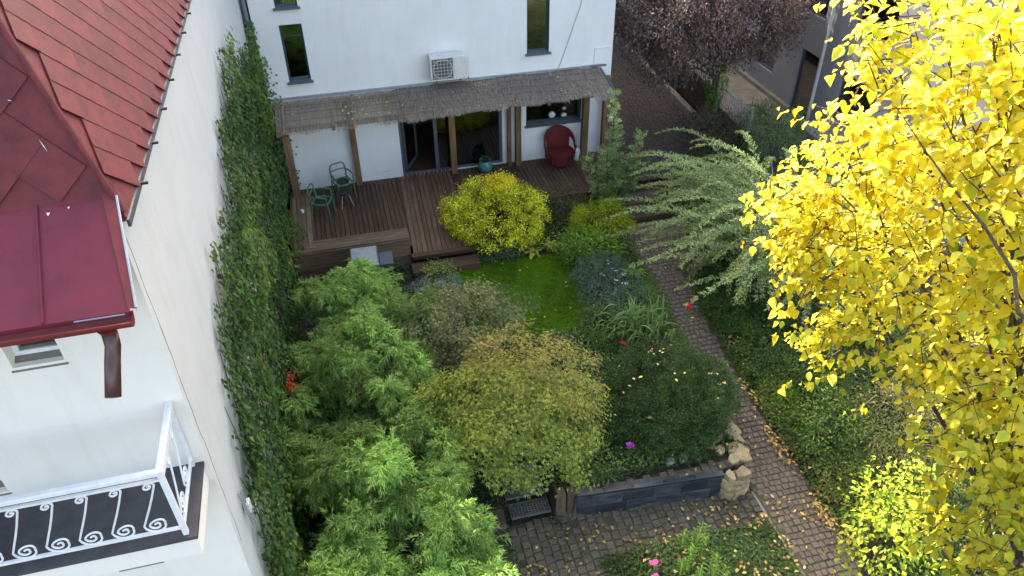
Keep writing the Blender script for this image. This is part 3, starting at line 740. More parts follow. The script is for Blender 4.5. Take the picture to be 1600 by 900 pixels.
MB().tube([W2(wick(u, top(u), .015)) for u in us], .028, 8).build('rim', 'red_wicker', t, True)
mb = MB(); q = [W2((.33 * math.sin(a), .31 * math.cos(a) - .05, z)) for z in (.36, .42) for a in np.linspace(0, 2 * math.pi, 25)[:-1]]
mb.add(q, [tuple(range(23, -1, -1)), tuple(range(24, 48))] + [(k, (k + 1) % 24, 24 + (k + 1) % 24, 24 + k) for k in range(24)]); mb.build('seat', 'red_wicker', t)
mb = MB(); q = [W2(((.31 + dz) * math.sin(a), (.29 + dz) * math.cos(a) - .05, z)) for dz, z in ((-.02, .12), (0, .36)) for a in np.linspace(0, 2 * math.pi, 25)[:-1]]
mb.add(q, [(k, (k + 1) % 24, 24 + (k + 1) % 24, 24 + k) for k in range(24)]); mb.build('skirt', 'red_wicker', t)
for sx in (-1, 1):
    for sy_ in (-1, 1): MB().tube([W2((sx * .24, sy_ * .22 - .05, 0)), W2((sx * .24, sy_ * .22 - .05, .36))], .02, 7).build('leg', 'red_wicker', t)
t = thing('floodlight', 'small white floodlight on the rightmost pergola post', 'lamp', (7.42, 18.66, 1.5))
MB().obox((7.44, 18.60, 1.52), (.15, .07, .11), rad(20), .01, rx=rad(25)).build('housing', 'white_ceramic', t)
MB().tube([(7.38, 18.68, 1.50), (7.43, 18.64, 1.50)], .015, 6).build('bracket', 'grey_metal', t)
t = thing('watering_can', 'white watering can standing by the post right of the red chair', 'watering can', (6.48, 18.62, DZ))
MB().lathe([(.07, 0), (.08, .01), (.075, .30), (.06, .34), (.05, .35)], (6.48, 18.62, DZ), 18).build('body', 'white_ceramic', t, True)
MB().tube([(6.42, 18.60, DZ + .1), (6.34, 18.57, DZ + .25), (6.30, 18.55, DZ + .38)], .014, 7).build('spout', 'grey_metal', t)
MB().tube([(6.55, 18.63, DZ + .08), (6.61, 18.65, DZ + .18), (6.57, 18.64, DZ + .32)], .011, 7).build('handle', 'white_ceramic', t)
t = thing('garden_pot', 'round turquoise glazed pot in front of the glass door', 'pot', (3.82, 18.62, DZ))
MB().lathe([(.11, 0), (.16, .03), (.21, .14), (.20, .24), (.15, .31), (.14, .34), (.16, .36), (.14, .35), (.12, .30)], (3.82, 18.62, DZ), 26).build('body', 'teal_glaze', t, True)
MB().lathe([(.02, .29), (.135, .30), (.02, .31)], (3.82, 18.62, DZ), 20).build('soil', 'soil', t)
rng = np.random.default_rng(3); n = 90
lv = LV().leaves(np.tile([[3.82, 18.62, DZ + .3]], (n, 1)) + rng.normal(size=(n, 3)) * .05, np.c_[rng.normal(size=(n, 2)), np.ones(n) * .8], rdir(rng, n), .16, .035, tints(rng, n, [(.03, .06, .025)]), droop=.3); lv.build('plant', 'leaf', t)

t = thing('metal_box', 'box with a shiny silver metal top in front of the wooden bench', 'box', (.12, 14.45, 0))
MB().obox((.12, 14.45, .45), (.56, .62, .70), rad(-2), .01).build('body', 'grey_metal', t)
MB().obox((.12, 14.43, .90), (.62, .74, .16), rad(-2), .03).build('lid', 'galvanised', t)
MB().tube([(-.10, 14.02, .90), (-.10, 13.99, .90), (.34, 13.97, .90), (.34, 14.01, .90)], .013, 7).build('handle', 'galvanised', t)
for sx in (-.22, .22):
    for sy_ in (-.24, .24): MB().tube([(.12 + sx, 14.45 + sy_, 0), (.12 + sx, 14.45 + sy_, .12)], .025, 8).build('foot', 'black_plastic', t)
MB().obox((.60, 14.47, .80), (.30, .50, .03), rad(-2), .008).build('side_shelf', 'grey_metal', t)
# ------------------------------------------------------------------ left house with the red mansard roof
LX, LY = -1.75, 5.52
lh = thing('red_roof_house', 'cream white house with red tiled mansard roof at the left edge', 'house', (-4, 8, 0))
lholes = [(-2.93, -2.53, 6.42, 7.25), (-2.97, -2.56, 3.52, 4.35), (-4.4, -3.5, 5.0, 6.9)]
mb = wall_panel(-9, LX, -.6, 7.62, lholes, LY, .18)
mb.build('wall', 'cream_plaster', lh)
MB().add([(LX, LY, -.6), (LX, 18.90, -.6), (LX, 18.90, 7.62), (LX, LY, 7.62)], [(0, 1, 2, 3)]).build('side_wall', 'shaded_plaster', lh)
# hairline crack and old seam along the corner
cr_ = random.Random(4); pts_ = [(LX + .001, LY + .10 + .008 * math.sin(k * 1.7) + cr_.uniform(-.012, .012), 7.45 - k * .16) for k in range(26)]
MB().tube(pts_, [.0008 + .0022 * cr_.random() for _ in pts_], 4, False).build('crack', 'grime', lh)
for i, (a, b, c_, d_) in enumerate(lholes):
    y = LY + .12
    f = MB(); f.box(a + .003, a + .05, y, y + .06, c_, d_).box(b - .05, b - .003, y, y + .06, c_, d_).box(a + .05, b - .05, y, y + .06, d_ - .05, d_).box(a + .05, b - .05, y, y + .06, c_ + .002, c_ + .07)
    f = f.build('window', 'white_paint', lh)
    MB().box(a + .05, b - .05, y + .02, y + .03, c_ + .07, d_ - .05).build('pane', 'dark_void' if i == 2 else 'glass', f)
    MB().box(a, b, y + .25, y + .26, c_ - .3, d_ + .2).build('dark_backing', 'dark_void', f)  # dark sheet behind the pane instead of a room interior
    MB().add([(a - .02, LY - .004, c_ - .03), (b + .02, LY - .004, c_ - .03), (b + .02, y, c_ + .03), (a - .02, y, c_ + .03), (a - .02, LY - .004, c_ - .05), (b + .02, LY - .004, c_ - .05)],
             [(0, 1, 2, 3), (4, 5, 1, 0)]).build('sill', 'concrete', f)
# mansard: steep tiled slopes
EX, EY, EZ, SL, TOPZ = -1.65, 5.48, 7.68, 2.8, 10.6
run = (TOPZ - EZ) / SL
mb = MB()
mb.add([(EX, EY, EZ), (EX, 18.9, EZ), (EX - run, 18.9, TOPZ), (EX - run, EY + run, TOPZ)], [(0, 1, 2, 3)])
mb.add([(EX, EY, EZ), (-9, EY, EZ), (-9, EY + run, TOPZ), (EX - run, EY + run, TOPZ)], [(3, 2, 1, 0)])
mb.add([(EX - run, EY + run, TOPZ), (EX - run, 18.9, TOPZ), (-9, 18.9, TOPZ), (-9, EY + run, TOPZ)], [(0, 1, 2, 3)])
mb.add([(EX, EY, EZ), (EX, 18.9, EZ), (LX - .02, 18.9, EZ - .03), (LX - .02, EY, EZ - .03)], [(3, 2, 1, 0)])
roof = mb.build('roof', 'red_tile', lh)
def tile_mesh(sz):
    # diamond plate, lower tip lifted; local x along the eave, local y up the slope
    h = sz / 2 * 1.414; e = .013
    vs = [(0, -h, .010), (h, 0, .005), (0, h, .001), (-h, 0, .005)]; vs += [(x, y, z - e) for x, y, z in vs]
    return MB().add(vs, [(0, 1, 2, 3), (0, 4, 5, 1), (3, 7, 4, 0), (1, 5, 6, 2), (2, 6, 7, 3)]).mesh('tile', 'red_tile')
def tiles(origin, ex, upv, u0, u1, vmax, ok, sz):
    me = tile_mesh(sz * 1.08); ex = Vector(ex).normalized(); upv = Vector(upv).normalized(); nn = ex.cross(upv)
    if nn.z < 0: nn = -nn; ex_ = -ex
    else: ex_ = ex
    R = Matrix((ex_, upv, nn)).transposed().to_euler()
    h = sz * 1.414; row = 0; v = h * .5
    while v < vmax:
        u = u0 + (h / 2 if row % 2 else 0)
        while u < u1:
            if ok(u, v): place('tile', me, Vector(origin) + ex * u + upv * v + nn * .012, roof, (R.x + random.uniform(-.006, .006), R.y + random.uniform(-.006, .006), R.z))
            u += h
        v += h / 2; row += 1
sl = math.sqrt(1 + SL * SL); hp = 1 / sl
# side slope (rows climb towards the hip), front slope
tiles((EX, EY, EZ), (0, 1, 0), (-1, 0, SL), .2, 9.0, 3.0, lambda u, v: u > v * hp + .20 and v > .12, .235)
tiles((EX, EY, EZ), (-1, 0, 0), (0, 1, SL), .2, 3.0, 3.0, lambda u, v: u > v * hp + .20 and v > .34, .31)
MB().tube([(EX - .01, EY + .01, EZ + .06), (EX - run * .5, EY + run * .5, EZ + SL * run * .5 + .03), (EX - run, EY + run, TOPZ)], .026, 8).build('hip_cap', 'red_tile', roof)
MB().box(EX - .01, EX + .012, EY - .01, 18.88, EZ - .05, EZ + .012).build('eave_trim', 'grey_metal', roof)
for k in range(14):
    y = 6.1 + k * .75; MB().obox((EX + .035, y, EZ - .02), (.06, .03, .02), 0, .004).build('hook', 'black_plastic', roof)
# flatter sheet metal roof over the front
def shp(x, t): return (x, 5.62 + (4.75 - 5.62) * t, 7.90 + (7.36 - 7.90) * t)
mb = MB(); q = [shp(-9, 0), shp(-1.80, 0), shp(-1.64, 1), shp(-9, 1)]
mb.add(q + [(a, b, c - .03) for a, b, c in q], [(3, 2, 1, 0), (4, 5, 6, 7), (2, 3, 7, 6), (1, 2, 6, 5)])
sheet = mb.build('sheet_roof', 'red_sheet', lh)
for xa, xb in ((-2.24, -2.20), (-2.72, -2.68), (-3.2, -3.2)):
    a, b = Vector(shp(xa, 0.02)), Vector(shp(xb, 1)); up_ = Vector((0, .0, .022)); sx = Vector((.014, 0, 0))
    MB().add([a - sx, a + sx, a + sx * .4 + up_, a - sx * .4 + up_, b - sx, b + sx, b + sx * .4 + up_, b - sx * .4 + up_],
             [(0, 1, 2, 3), (7, 6, 5, 4), (1, 5, 6, 2), (3, 2, 6, 7), (0, 3, 7, 4)]).build('seam', 'red_sheet', sheet)
MB().tube([shp(-9, -.03), shp(-1.80, -.03)], .03, 8).build('ridge_roll', 'red_sheet', sheet)
mb = MB(); a0, a1 = Vector(shp(-1.80, -.02)), Vector(shp(-1.64, 1.0)); b0, b1 = a0 + Vector((.10, 0, .02)), a1 + Vector((.05, 0, .02)); d = Vector((0, 0, -.10)); d2 = Vector((0, 0, -.03))
mb.add([a0 + Vector((0, 0, .03)), b0, b1, a1 + Vector((0, 0, .03)), b0 + d, b1 + d2], [(3, 2, 1, 0), (1, 2, 5, 4)]); mb.build('side_flashing', 'red_trim', sheet)
b0e = b0 + (b1 - b0) * .12
MB().tube([b0e + Vector((.004, 0, .008)), b1 + Vector((.004, 0, .008))], .010, 6).build('flashing_edge', 'pale_metal', sheet)
# gutter: half round along the front, grey where it is patched
mb = MB(); prof = [(math.cos(a) * .065, math.sin(a) * .065) for a in np.linspace(math.pi, 2 * math.pi, 9)]
for (xa, xb) in ((-9, -1.62),):
    vs = [(xa, 4.70 + p, 7.34 + q) for p, q in prof] + [(xb, 4.70 + p, 7.34 + q) for p, q in prof]
    mb.add(vs, [(k, k + 1, 10 + k, 9 + k) for k in range(8)] + [tuple(range(9, 18))])
mb.box(-9, -1.62, 4.628, 4.640, 7.335, 7.352).box(-9, -1.62, 4.760, 4.772, 7.335, 7.352)
gut = mb.build('gutter', 'red_trim', lh)
MB().box(-9, -1.66, 4.79, 4.83, 7.22, 7.33).build('fascia', 'red_trim', lh)
MB().add([(-9, 4.83, 7.24), (-1.67, 4.83, 7.24), (-1.82, LY, 7.24), (-9, LY, 7.24)], [(3, 2, 1, 0)]).build('soffit', 'red_trim', lh)
MB().obox((-1.84, 4.77, 7.345), (.34, .05, .012), 0, .004).build('gutter_patch', 'pale_metal', lh)
mb = MB().lathe([(.05, 0), (.052, .05), (.075, .09)], (-1.80, 4.70, 7.20), 14); mb.build('outlet', 'red_trim', lh)
MB().tube([(-1.80, 4.70, 7.24), (-1.805, 4.68, 7.14), (-1.82, 4.60, 7.06), (-1.835, 4.40, 6.90)], .055, 14).build('downspout', 'brown_pipe', lh, True)
for (u, v, w_, l_, a_) in ((.42, .62, .006, .10, .35), (.55, .95, .006, .03, 1.2)):
    pf = Vector((EX, EY, EZ)) + Vector((-1, 0, 0)) * u + Vector((0, 1, SL)).normalized() * v + Vector((0, -SL, 1)).normalized() * .034
    ex_, uv_ = Vector((1, 0, 0)), Vector((0, 1, SL)).normalized(); q1 = ex_ * math.cos(a_ + 1.57) + uv_ * math.sin(a_ + 1.57); q2 = ex_ * math.cos(a_) + uv_ * math.sin(a_)
    MB().add([pf - q1 * l_ / 2, pf + q2 * w_ * .5, pf + q1 * l_ / 2, pf - q2 * w_ * .5], [(0, 1, 2, 3)]).build('scratch', 'white_paint', roof)
for (x_, t_, r_) in ((-2.16, .16, .011), (-2.02, .13, .007), (-2.6, .5, .006)):
    pf = Vector(shp(x_, t_)) + Vector((0, 0, .006)); MB().add([pf + Vector((r_ * math.cos(a), r_ * math.sin(a), .62 * r_ * math.sin(a))) * (1 + .3 * math.sin(3 * a)) for a in np.linspace(0, 6.28, 10)[:-1]], [tuple(range(9))]).build('bird_dropping', 'white_paint', sheet)
# balcony
bal = MB().box(-9, -1.80, 4.66, LY - .003, 4.62, 4.86).build('balcony', 'cream_plaster', lh)
MB().box(-9, -1.785, 4.64, LY - .004, 4.862, 4.90).build('floor_slab', 'balcony_tile', bal)
RZT, RZB, RY, RX = 5.74, 4.99, 4.70, -1.88
MB().obox((-5.45, RY, RZT), (7.14, .060, .045), 0, .008).build('handrail', 'white_paint', bal)
MB().obox((RX, (RY + LY) / 2, RZT + .003), (.060, LY - RY + .05, .045), 0, .008).build('handrail', 'white_paint', bal)
MB().box(-9, RX, RY - .014, RY + .014, RZT - .10, RZT - .078).build('rail', 'white_paint', bal)
MB().box(-9, RX, RY - .014, RY + .014, RZB - .012, RZB + .012).build('rail', 'white_paint', bal)
MB().box(RX - .014, RX + .014, RY + .015, LY, RZB - .012, RZB + .012).build('rail', 'white_paint', bal)
MB().box(RX - .014, RX + .014, RY + .015, LY, RZT - .10, RZT - .078).build('rail', 'white_paint', bal)
MB().box(RX - .022, RX + .022, RY - .022, RY + .022, 4.70, RZT - .02).build('post', 'white_paint', bal)
MB().box(RX - .018, RX + .018, LY - .05, LY - .012, 4.90, RZT - .02).build('post', 'white_paint', bal)
def spiral(cx, cz, r0, turns, start, sgn):
    n = int(18 * turns); return [(cx + r0 * (1 - .86 * k / n) * math.cos(start + sgn * k / n * turns * 2 * math.pi), cz + r0 * (1 - .86 * k / n) * math.sin(start + sgn * k / n * turns * 2 * math.pi)) for k in range(n + 1)]
def scroll_pts(h):
    top_ = spiral(-.050, h - .055, .050, 1.4, 0, 1)         # small curl at the top, opening left
    bot = spiral(.098, .100, .098, 1.9, math.pi * 1.0, 1)
    stem = [(0.0, h - .055), (.006, h - .2), (.006, h * .5), (.002, .2)]
    return list(reversed(top_)) + stem + bot
H_ = RZT - .10 - RZB
pts2 = [(a + .24 * min(max(b_ - .1, 0) / (H_ - .1), 1), b_) for a, b_ in scroll_pts(H_)]
sc_me = MB().tube([(a, 0, b) for a, b in pts2], .0095, 5).mesh('scroll', 'white_paint')
for k in range(22): place('scroll', sc_me, (RX - .30 - k * .262, RY, RZB), bal)
for k in range(2): place('scroll', sc_me, (RX, RY + .10 + k * .30, RZB), bal, (0, 0, rad(90)))

cb = thing('cable_bundle', 'loose pale cables with a small white box at the foot of the left house wall', 'cable', (LX, 6.0, 3.2))
for k in range(3): MB().tube([(LX + .02 + .02 * k, 6.02 + .03 * k, 3.75), (LX + .05, 5.98 + .05 * k, 3.45), (LX + .06 + .02 * k, 6.06 + .03 * k, 3.1), (LX + .03, 6.0 + .06 * k, 2.75)], .008, 5).build('cable', 'pale_metal', cb)
MB().obox((LX + .05, 6.10, 3.42), (.07, .10, .16), 0, .012).build('box', 'white_ceramic', cb)
# ------------------------------------------------------------------ right side: fence, neighbour house
gh = thing('grey_house', 'dark grey rendered neighbour house with glass door, top right', 'house', (14.1, 19, .3))
GX = 14.1
gho = [(19.15, 20.15, .34, 2.35), (16.4, 18.0, .98, 2.4), (21.4, 22.5, 1.0, 2.4), (16.4, 18.0, 3.6, 5.0), (19.3, 20.4, 3.4, 5.0)]
mb = MB()
wall_rects(mb, 12.6, 27, -.2, 7.0, gho, lambda p, q, b, t: mb.add([(GX, p, b), (GX, q, b), (GX, q, t), (GX, p, t)], [(3, 2, 1, 0)]))
for p, q, b, t in gho:
    x2 = GX + .15
    mb.add([(GX, p, b), (x2, p, b), (x2, p, t), (GX, p, t)], [(0, 1, 2, 3)]); mb.add([(GX, q, b), (x2, q, b), (x2, q, t), (GX, q, t)], [(3, 2, 1, 0)])
    mb.add([(GX, p, t), (GX, q, t), (x2, q, t), (x2, p, t)], [(0, 1, 2, 3)]); mb.add([(GX, p, b), (GX, q, b), (x2, q, b), (x2, p, b)], [(3, 2, 1, 0)])
mb.add([(GX, 12.6, -.2), (22, 12.6, -.2), (22, 12.6, 7), (GX, 12.6, 7)], [(0, 1, 2, 3)])
mb.add([(GX, 27, -.2), (22, 27, -.2), (22, 27, 7), (GX, 27, 7)], [(3, 2, 1, 0)])
mb.build('wall', 'grey_render', gh)
MB().box(GX - .3, 22, 12.3, 27.3, 7.0, 7.2).build('roof', 'grey_metal', gh)
for p, q, b, t in gho:
    x = GX + .09; f = MB(); f.box(x, x + .05, p + .003, p + .06, b, t).box(x, x + .05, q - .06, q - .003, b, t).box(x, x + .05, p + .06, q - .06, t - .06, t).box(x, x + .05, p + .06, q - .06, b + .002, b + .06)
    f = f.build('window' if b > .9 else 'door', 'grey_metal', gh)
    MB().box(x + .02, x + .03, p + .06, q - .06, b + .06, t - .06).build('pane', 'glass', f)
    MB().box(x + .4, x + .42, p - .4, q + .4, b - .4, t + .4).build('dark_backing', 'room_wall', f)  # dark sheet set behind the glass in place of a room
MB().tube([(GX - .06, 18.95, 6.9), (GX - .06, 18.95, 2.5), (GX - .06, 18.95, .34)], .045, 10).build('downpipe', 'fence_white', gh)
MB().box(GX - 1.0, GX - .003, 16.1, 18.05, .30, .86).build('parapet', 'grey_render', gh)
MB().box(GX - 1.05, GX - .002, 16.05, 18.10, .86, .92).build('parapet_cap', 'pale_metal', gh)
MB().box(GX - .16, GX - .004, 20.0, 27, .31, .46).build('plinth', 'concrete', gh)

kerb = thing('fence_kerb', 'low weathered concrete kerb wall along the right side of the alley', 'kerb', (10.9, 24, .3))
for k in range(6):
    y0 = 19.5 + k * 2.0; MB().obox((10.86 + .04 * k, y0 + .99, .42), (.20, 1.97, .30), rad(-1), .015).build('kerb_block', 'concrete', kerb)
fen = thing('brown_fence', 'dark brown board fence with grey steel posts beside the purple tree', 'fence', (11.1, 24, .3))
y = 17.4
while y < 31:
    MB().obox((11.10 + .02 * (y - 19), y, .92 if y > 19.5 else .72), (.022, .135, 1.15 if y > 19.5 else .8), rad(-1), .003).build('board', 'fence_brown', fen); y += .145
for y in (19.3, 22.2, 25.6, 29.0): MB().obox((11.04 + .02 * (y - 19), y, 1.1), (.07, .07, 1.9), 0, .006).build('post', 'pale_metal', fen)
MB().box(11.125, 11.16, 19.6, 31, 1.12, 1.18).build('rail', 'fence_brown', fen)
pk = thing('white_picket_fence', 'white metal picket fence behind the purple tree trunk', 'fence', (11.6, 20, .3))
for k in range(34):
    y = 18.15 + k * .125; MB().obox((11.50, y, 1.15), (.016, .032, .80), 0, .003).build('picket', 'fence_white', pk)
for z in (.80, 1.42): MB().box(11.515, 11.54, 18.1, 22.4, z - .02, z + .02).build('rail', 'fence_white', pk)
for y in (18.05, 20.2, 22.45): MB().obox((11.51, y, .95), (.07, .07, 1.3), 0, .01).build('post', 'fence_white', pk)

# ------------------------------------------------------------------ hard landscape of the lower court
sw = thing('slate_wall', 'low retaining wall faced with dark blue slate tiles', 'wall', (4.3, 7.7, -.5))
A, B = Vector((2.96, 7.66, 0)), Vector((5.58, 7.44, 0)); dv = (B - A).normalized(); nv = Vector((dv.y, -dv.x, 0)); ang = math.atan2(dv.y, dv.x); ln = (B - A).length
c = (A + B) / 2 - nv * .09
MB().obox((c.x, c.y, -.22), (ln, .16, .56), ang).build('core', 'grime', sw)
r = random.Random(3)
for row, z in enumerate((-.37, -.10)):
    u = 0; first = True
    while u < ln - .02:
        wd = min((r.uniform(.44, .58) if not first else (.25 if row else .36)), ln - u); first = False
        if ln - u - wd < .12: wd = ln - u
        p = A + dv * (u + wd / 2) + nv * (.006 + r.uniform(0, .006))
        MB().obox((p.x, p.y, z), (wd - .006, .022, .264), ang + r.uniform(-.006, .006), .004, rx=r.uniform(-.02, .02)).build('slate_tile', 'slate', sw); u += wd
MB().obox((A.x - .012, A.y + .10, -.235), (.02, .22, .52), ang, .004).build('slate_tile', 'slate', sw)
u = 0
while u < ln - .05:
    wd = min(r.uniform(.4, .6), ln - u); p = A + dv * (u + wd / 2) - nv * .030
    MB().obox((p.x, p.y, .073), (wd - .008, .09, .022), ang + r.uniform(-.01, .01), .004).build('coping', 'slate', sw); u += wd
def stone(seed, size, m='sandstone', flat=.6):
    r = np.random.default_rng(seed); nn_ = 7; mb = MB()
    ringb = [(math.cos(a) * (k_ := r.uniform(.72, 1.18)), math.sin(a) * k_) for a in np.linspace(0, 2 * math.pi, nn_ + 1)[:-1] + r.uniform(-.25, .25, nn_)]
    vs = [(x * .9, y * .9, -1) for x, y in ringb] + [(x, y, .7 + r.uniform(-.15, .15)) for x, y in ringb] + [(x * .9, y * .9, 1 + r.uniform(-.12, .12)) for x, y in ringb]
    fs = [tuple(range(nn_ - 1, -1, -1)), tuple(range(2 * nn_, 3 * nn_))]
    for k in (0, nn_):
        for i in range(nn_): j = (i + 1) % nn_; fs.append((k + i, k + j, k + nn_ + j, k + nn_ + i))
    mb.add([(x * size[0] / 2, y * size[1] / 2, z * size[2] / 2) for x, y, z in vs], fs)
    return mb.mesh('stone', m)
sp_ = thing('stone_pier', 'rough sandstone rubble pier at the end of the slate wall', 'wall', (5.9, 7.9, -.5))
r = random.Random(8)
MB().box(5.60, 6.10, 7.60, 8.9, -.5, .03).build('core', 'mortar', sp_)
for lay in range(5):
    z = -.44 + lay * .125
    for k in range(11):
        a = k / 10; px = 5.68 + .52 * math.sin(min(a * 2.2, 1.57)) ; py = 7.40 + 1.45 * max(0, (a - .25)) / .75
        if lay == 4 and k % 2: continue
        s_ = r.uniform(.15, .24)
        place('stone', stone(lay * 20 + k, (s_ * 1.5, s_ * 1.2, .125 + r.uniform(0, .02))), (px + r.uniform(-.03, .03) - .02, py + r.uniform(-.04, .04), z + r.uniform(-.012, .012)), sp_, (r.uniform(-.08, .08), r.uniform(-.08, .08), r.uniform(0, 6)))
for k, (px, py, sx, sy_) in enumerate(((6.03, 7.86, .46, .40), (5.90, 7.68, .34, .22), (6.14, 8.28, .30, .42), (6.02, 8.70, .30, .34), (5.72, 7.92, .24, .2), (5.60, 8.05, .2, .18), (5.80, 8.22, .26, .22))):
    place('stone', stone(200 + k, (sx, sy_, .10)), (px, py, .09 + .012 * (k % 3)), sp_, (r.uniform(-.06, .06), r.uniform(-.06, .06), r.uniform(-.4, .4)))
# loose edging stones on the bed
for k, (px, py, s_) in enumerate(((4.75, 7.92, .20), (5.0, 7.94, .24), (5.28, 7.90, .20))):
    o = place('edging_stone', stone(300 + k, (s_, s_ * .7, .12), 'rock'), (px, py, .09), None, (0, 0, k * .7))
    tagp(o, ['grey edging stone on the slate wall bed, leftmost of three', 'grey edging stone on the slate wall bed, middle of three', 'grey edging stone on the slate wall bed, nearest the sandstone pier'][k], 'stone', 'edging stones')
# steel grating steps
gs = thing('grating_steps', 'dark steel grating steps climbing between the shrubs and the slate wall', 'steps', (2.15, 8.4, -.5))
for k in range(4):
    y0, z = 7.78 + k * .335, -.33 + k * .11; x0, x1 = 1.84 - k * .02, 2.54 - k * .02
    fr_ = MB().box(x0, x1, y0, y0 + .015, z - .05, z).box(x0, x1, y0 + .285, y0 + .30, z - .05, z).box(x0, x0 + .01, y0 + .015, y0 + .285, z - .05, z).box(x1 - .01, x1, y0 + .015, y0 + .285, z - .05, z)
    tr = fr_.build('grating', 'grating', gs)
    mb = MB()
    for i in range(1, 13): x = x0 + (x1 - x0) * i / 13; mb.box(x - .006, x + .006, y0 + .015, y0 + .285, z - .03, z - .002)
    for i in range(1, 7): y = y0 + .3 * i / 7; mb.box(x0 + .01, x1 - .01, y - .006, y + .006, z - .026, z - .004)
    mb.build('bars', 'grating', tr)
for k, (px, py, lab) in enumerate(((2.70, 7.80, 'weathered upright timber block beside the grating steps'), (2.88, 7.78, 'weathered upright timber block touching the slate wall end'))):
    o = MB().obox((px, py, -.20), (.165, .17, .62 + .03 * k), rad(-4 + 6 * k), .015).build('timber_block', 'old_timber'); tagp(o, lab, 'timber', 'upright timber blocks')
pot = thing('clay_pot', 'half hidden terracotta pot at the foot of the bamboo', 'pot', (1.2, 7.05, -.5))
MB().lathe([(.13, 0), (.19, .22), (.21, .23), (.21, .28), (.175, .28), (.165, .2)], (1.2, 7.05, -.47), 22).build('body', 'terracotta', pot, True)
MB().lathe([(.02, .21), (.168, .215), (.02, .22)], (1.2, 7.05, -.47), 18).build('soil', 'soil', pot)
o = place('flat_stone', stone(411, (.62, .30, .10), 'rock'), (2.02, 6.22, -.45), None, (0, 0, .1)); tagp(o, 'pale flat stone slab on the cobbles at the bottom edge', 'stone')
for k, (px, py, s_, lab) in enumerate(((1.35, 13.95, .30, 'grey rockery stone nearest the bamboo'), (1.75, 14.05, .36, 'largest pale grey rockery stone left of the lawn'), (2.02, 13.85, .26, 'small grey rockery stone touching the lawn'))):
    o = place('rock', stone(500 + k, (s_, s_ * .75, .2), 'rock'), (px, py, .08), None, (0, 0, k)); tagp(o, lab, 'stone', 'rockery stones')
# thin concrete edging between court and path
MB().box(6.135, 6.175, 4.5, 7.35, -.5, -.462).build('edging_strip', 'concrete', bpy.data.objects['lower_court'])
# ------------------------------------------------------------------ plants
RG = np.random.default_rng
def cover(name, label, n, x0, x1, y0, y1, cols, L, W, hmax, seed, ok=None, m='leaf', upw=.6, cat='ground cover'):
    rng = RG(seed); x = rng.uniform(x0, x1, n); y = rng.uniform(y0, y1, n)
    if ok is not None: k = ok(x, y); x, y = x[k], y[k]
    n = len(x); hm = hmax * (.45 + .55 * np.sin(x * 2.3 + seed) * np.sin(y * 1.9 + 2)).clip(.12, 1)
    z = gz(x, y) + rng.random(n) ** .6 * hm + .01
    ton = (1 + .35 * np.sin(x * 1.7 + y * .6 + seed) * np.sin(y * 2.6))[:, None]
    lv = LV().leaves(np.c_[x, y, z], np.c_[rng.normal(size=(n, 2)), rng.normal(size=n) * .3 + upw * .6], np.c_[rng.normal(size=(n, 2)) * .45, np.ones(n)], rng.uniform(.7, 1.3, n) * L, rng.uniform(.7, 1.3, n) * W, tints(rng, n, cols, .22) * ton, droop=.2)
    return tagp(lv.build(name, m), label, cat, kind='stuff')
# --- ivy on the left house wall
rng = RG(21)
ivy = thing('wall_ivy', 'dark green ivy covering the side wall of the left house', 'ivy', (LX, 12, 0))
ty = np.array([5.55, 5.9, 6.2, 6.55, 6.9, 7.6, 8.3, 8.8, 9.2, 10.2, 11.5, 13.0, 14.2, 15.2, 16.0, 17.0, 17.8, 18.6, 19])
tz = np.array([.3, 2.2, 3.3, 4.15, 4.6, 5.15, 5.45, 5.15, 5.3, 5.45, 5.8, 6.05, 5.95, 5.5, 5.1, 4.8, 4.6, 4.3, 4])
n = 46000
y = rng.uniform(5.6, 18.85, n)
strand = .28 * np.sin(y * 9) * np.sin(y * 23.7) + .22 * np.sin(y * 41)
tp = np.interp(y, ty, tz) + strand * .9
z = tp * (1 - rng.random(n) ** 1.25 * 1.02)
cov = np.sin(y * 2.1 + z * 1.3) * np.sin(z * 2.7 - y) + rng.random(n) * 2.2
kp = (z > -.3) & (cov > .30) & ~((z > tp - .5) & (rng.random(n) < .45))
y, z, tp = y[kp], z[kp], tp[kp]; n = len(y)
bul =   .05 + .26 * np.abs(np.sin(y * 1.7) * np.sin(z * 1.9 + y)) + .45 * smooth(2.6, .2, z) * (.5 + .5 * np.sin(y * 1.3))
x = LX + .01 + bul * rng.random(n) ** .55
zone = .5 + .5 * np.sin(y * .9 + 1.0) * np.sin(z * 1.1 + .7)
C = tints(rng, n, [(.034, .064, .017), (.050, .088, .020), (.024, .050, .017)], .28)
li = smooth(.6, .95, zone + .08 * rng.normal(size=n))[:, None] * .7
C = C * (1 - li) + tints(rng, n, [(.12, .165, .032), (.09, .15, .03)], .2) * li
br = (np.exp(-((y - 12.6) / .5) ** 2 - ((z - 3.8) / .9) ** 2) * rng.random(n) > .45)[:, None]
C = np.where(br, np.array([[.13, .075, .035]]) * rng.uniform(.7, 1.2, (n, 1)), C)
au = (rng.random(n) < .035)[:, None]; C = np.where(au, np.array([[.22, .17, .04]]) * rng.uniform(.5, 1.3, (n, 1)), C)
lv = LV().leaves(np.c_[x, y, z], np.c_[rng.uniform(.1, .6, n), rng.normal(size=n) * .7, -rng.uniform(.3, 1.2, n)], np.c_[np.ones(n), rng.normal(size=(n, 2)) * .35 + [0, .35]], rng.uniform(.04, .11, n), rng.uniform(.04, .09, n), C, belly=.35)
lv.build('foliage', 'leaf', ivy)
mb = MB(); r = random.Random(2)
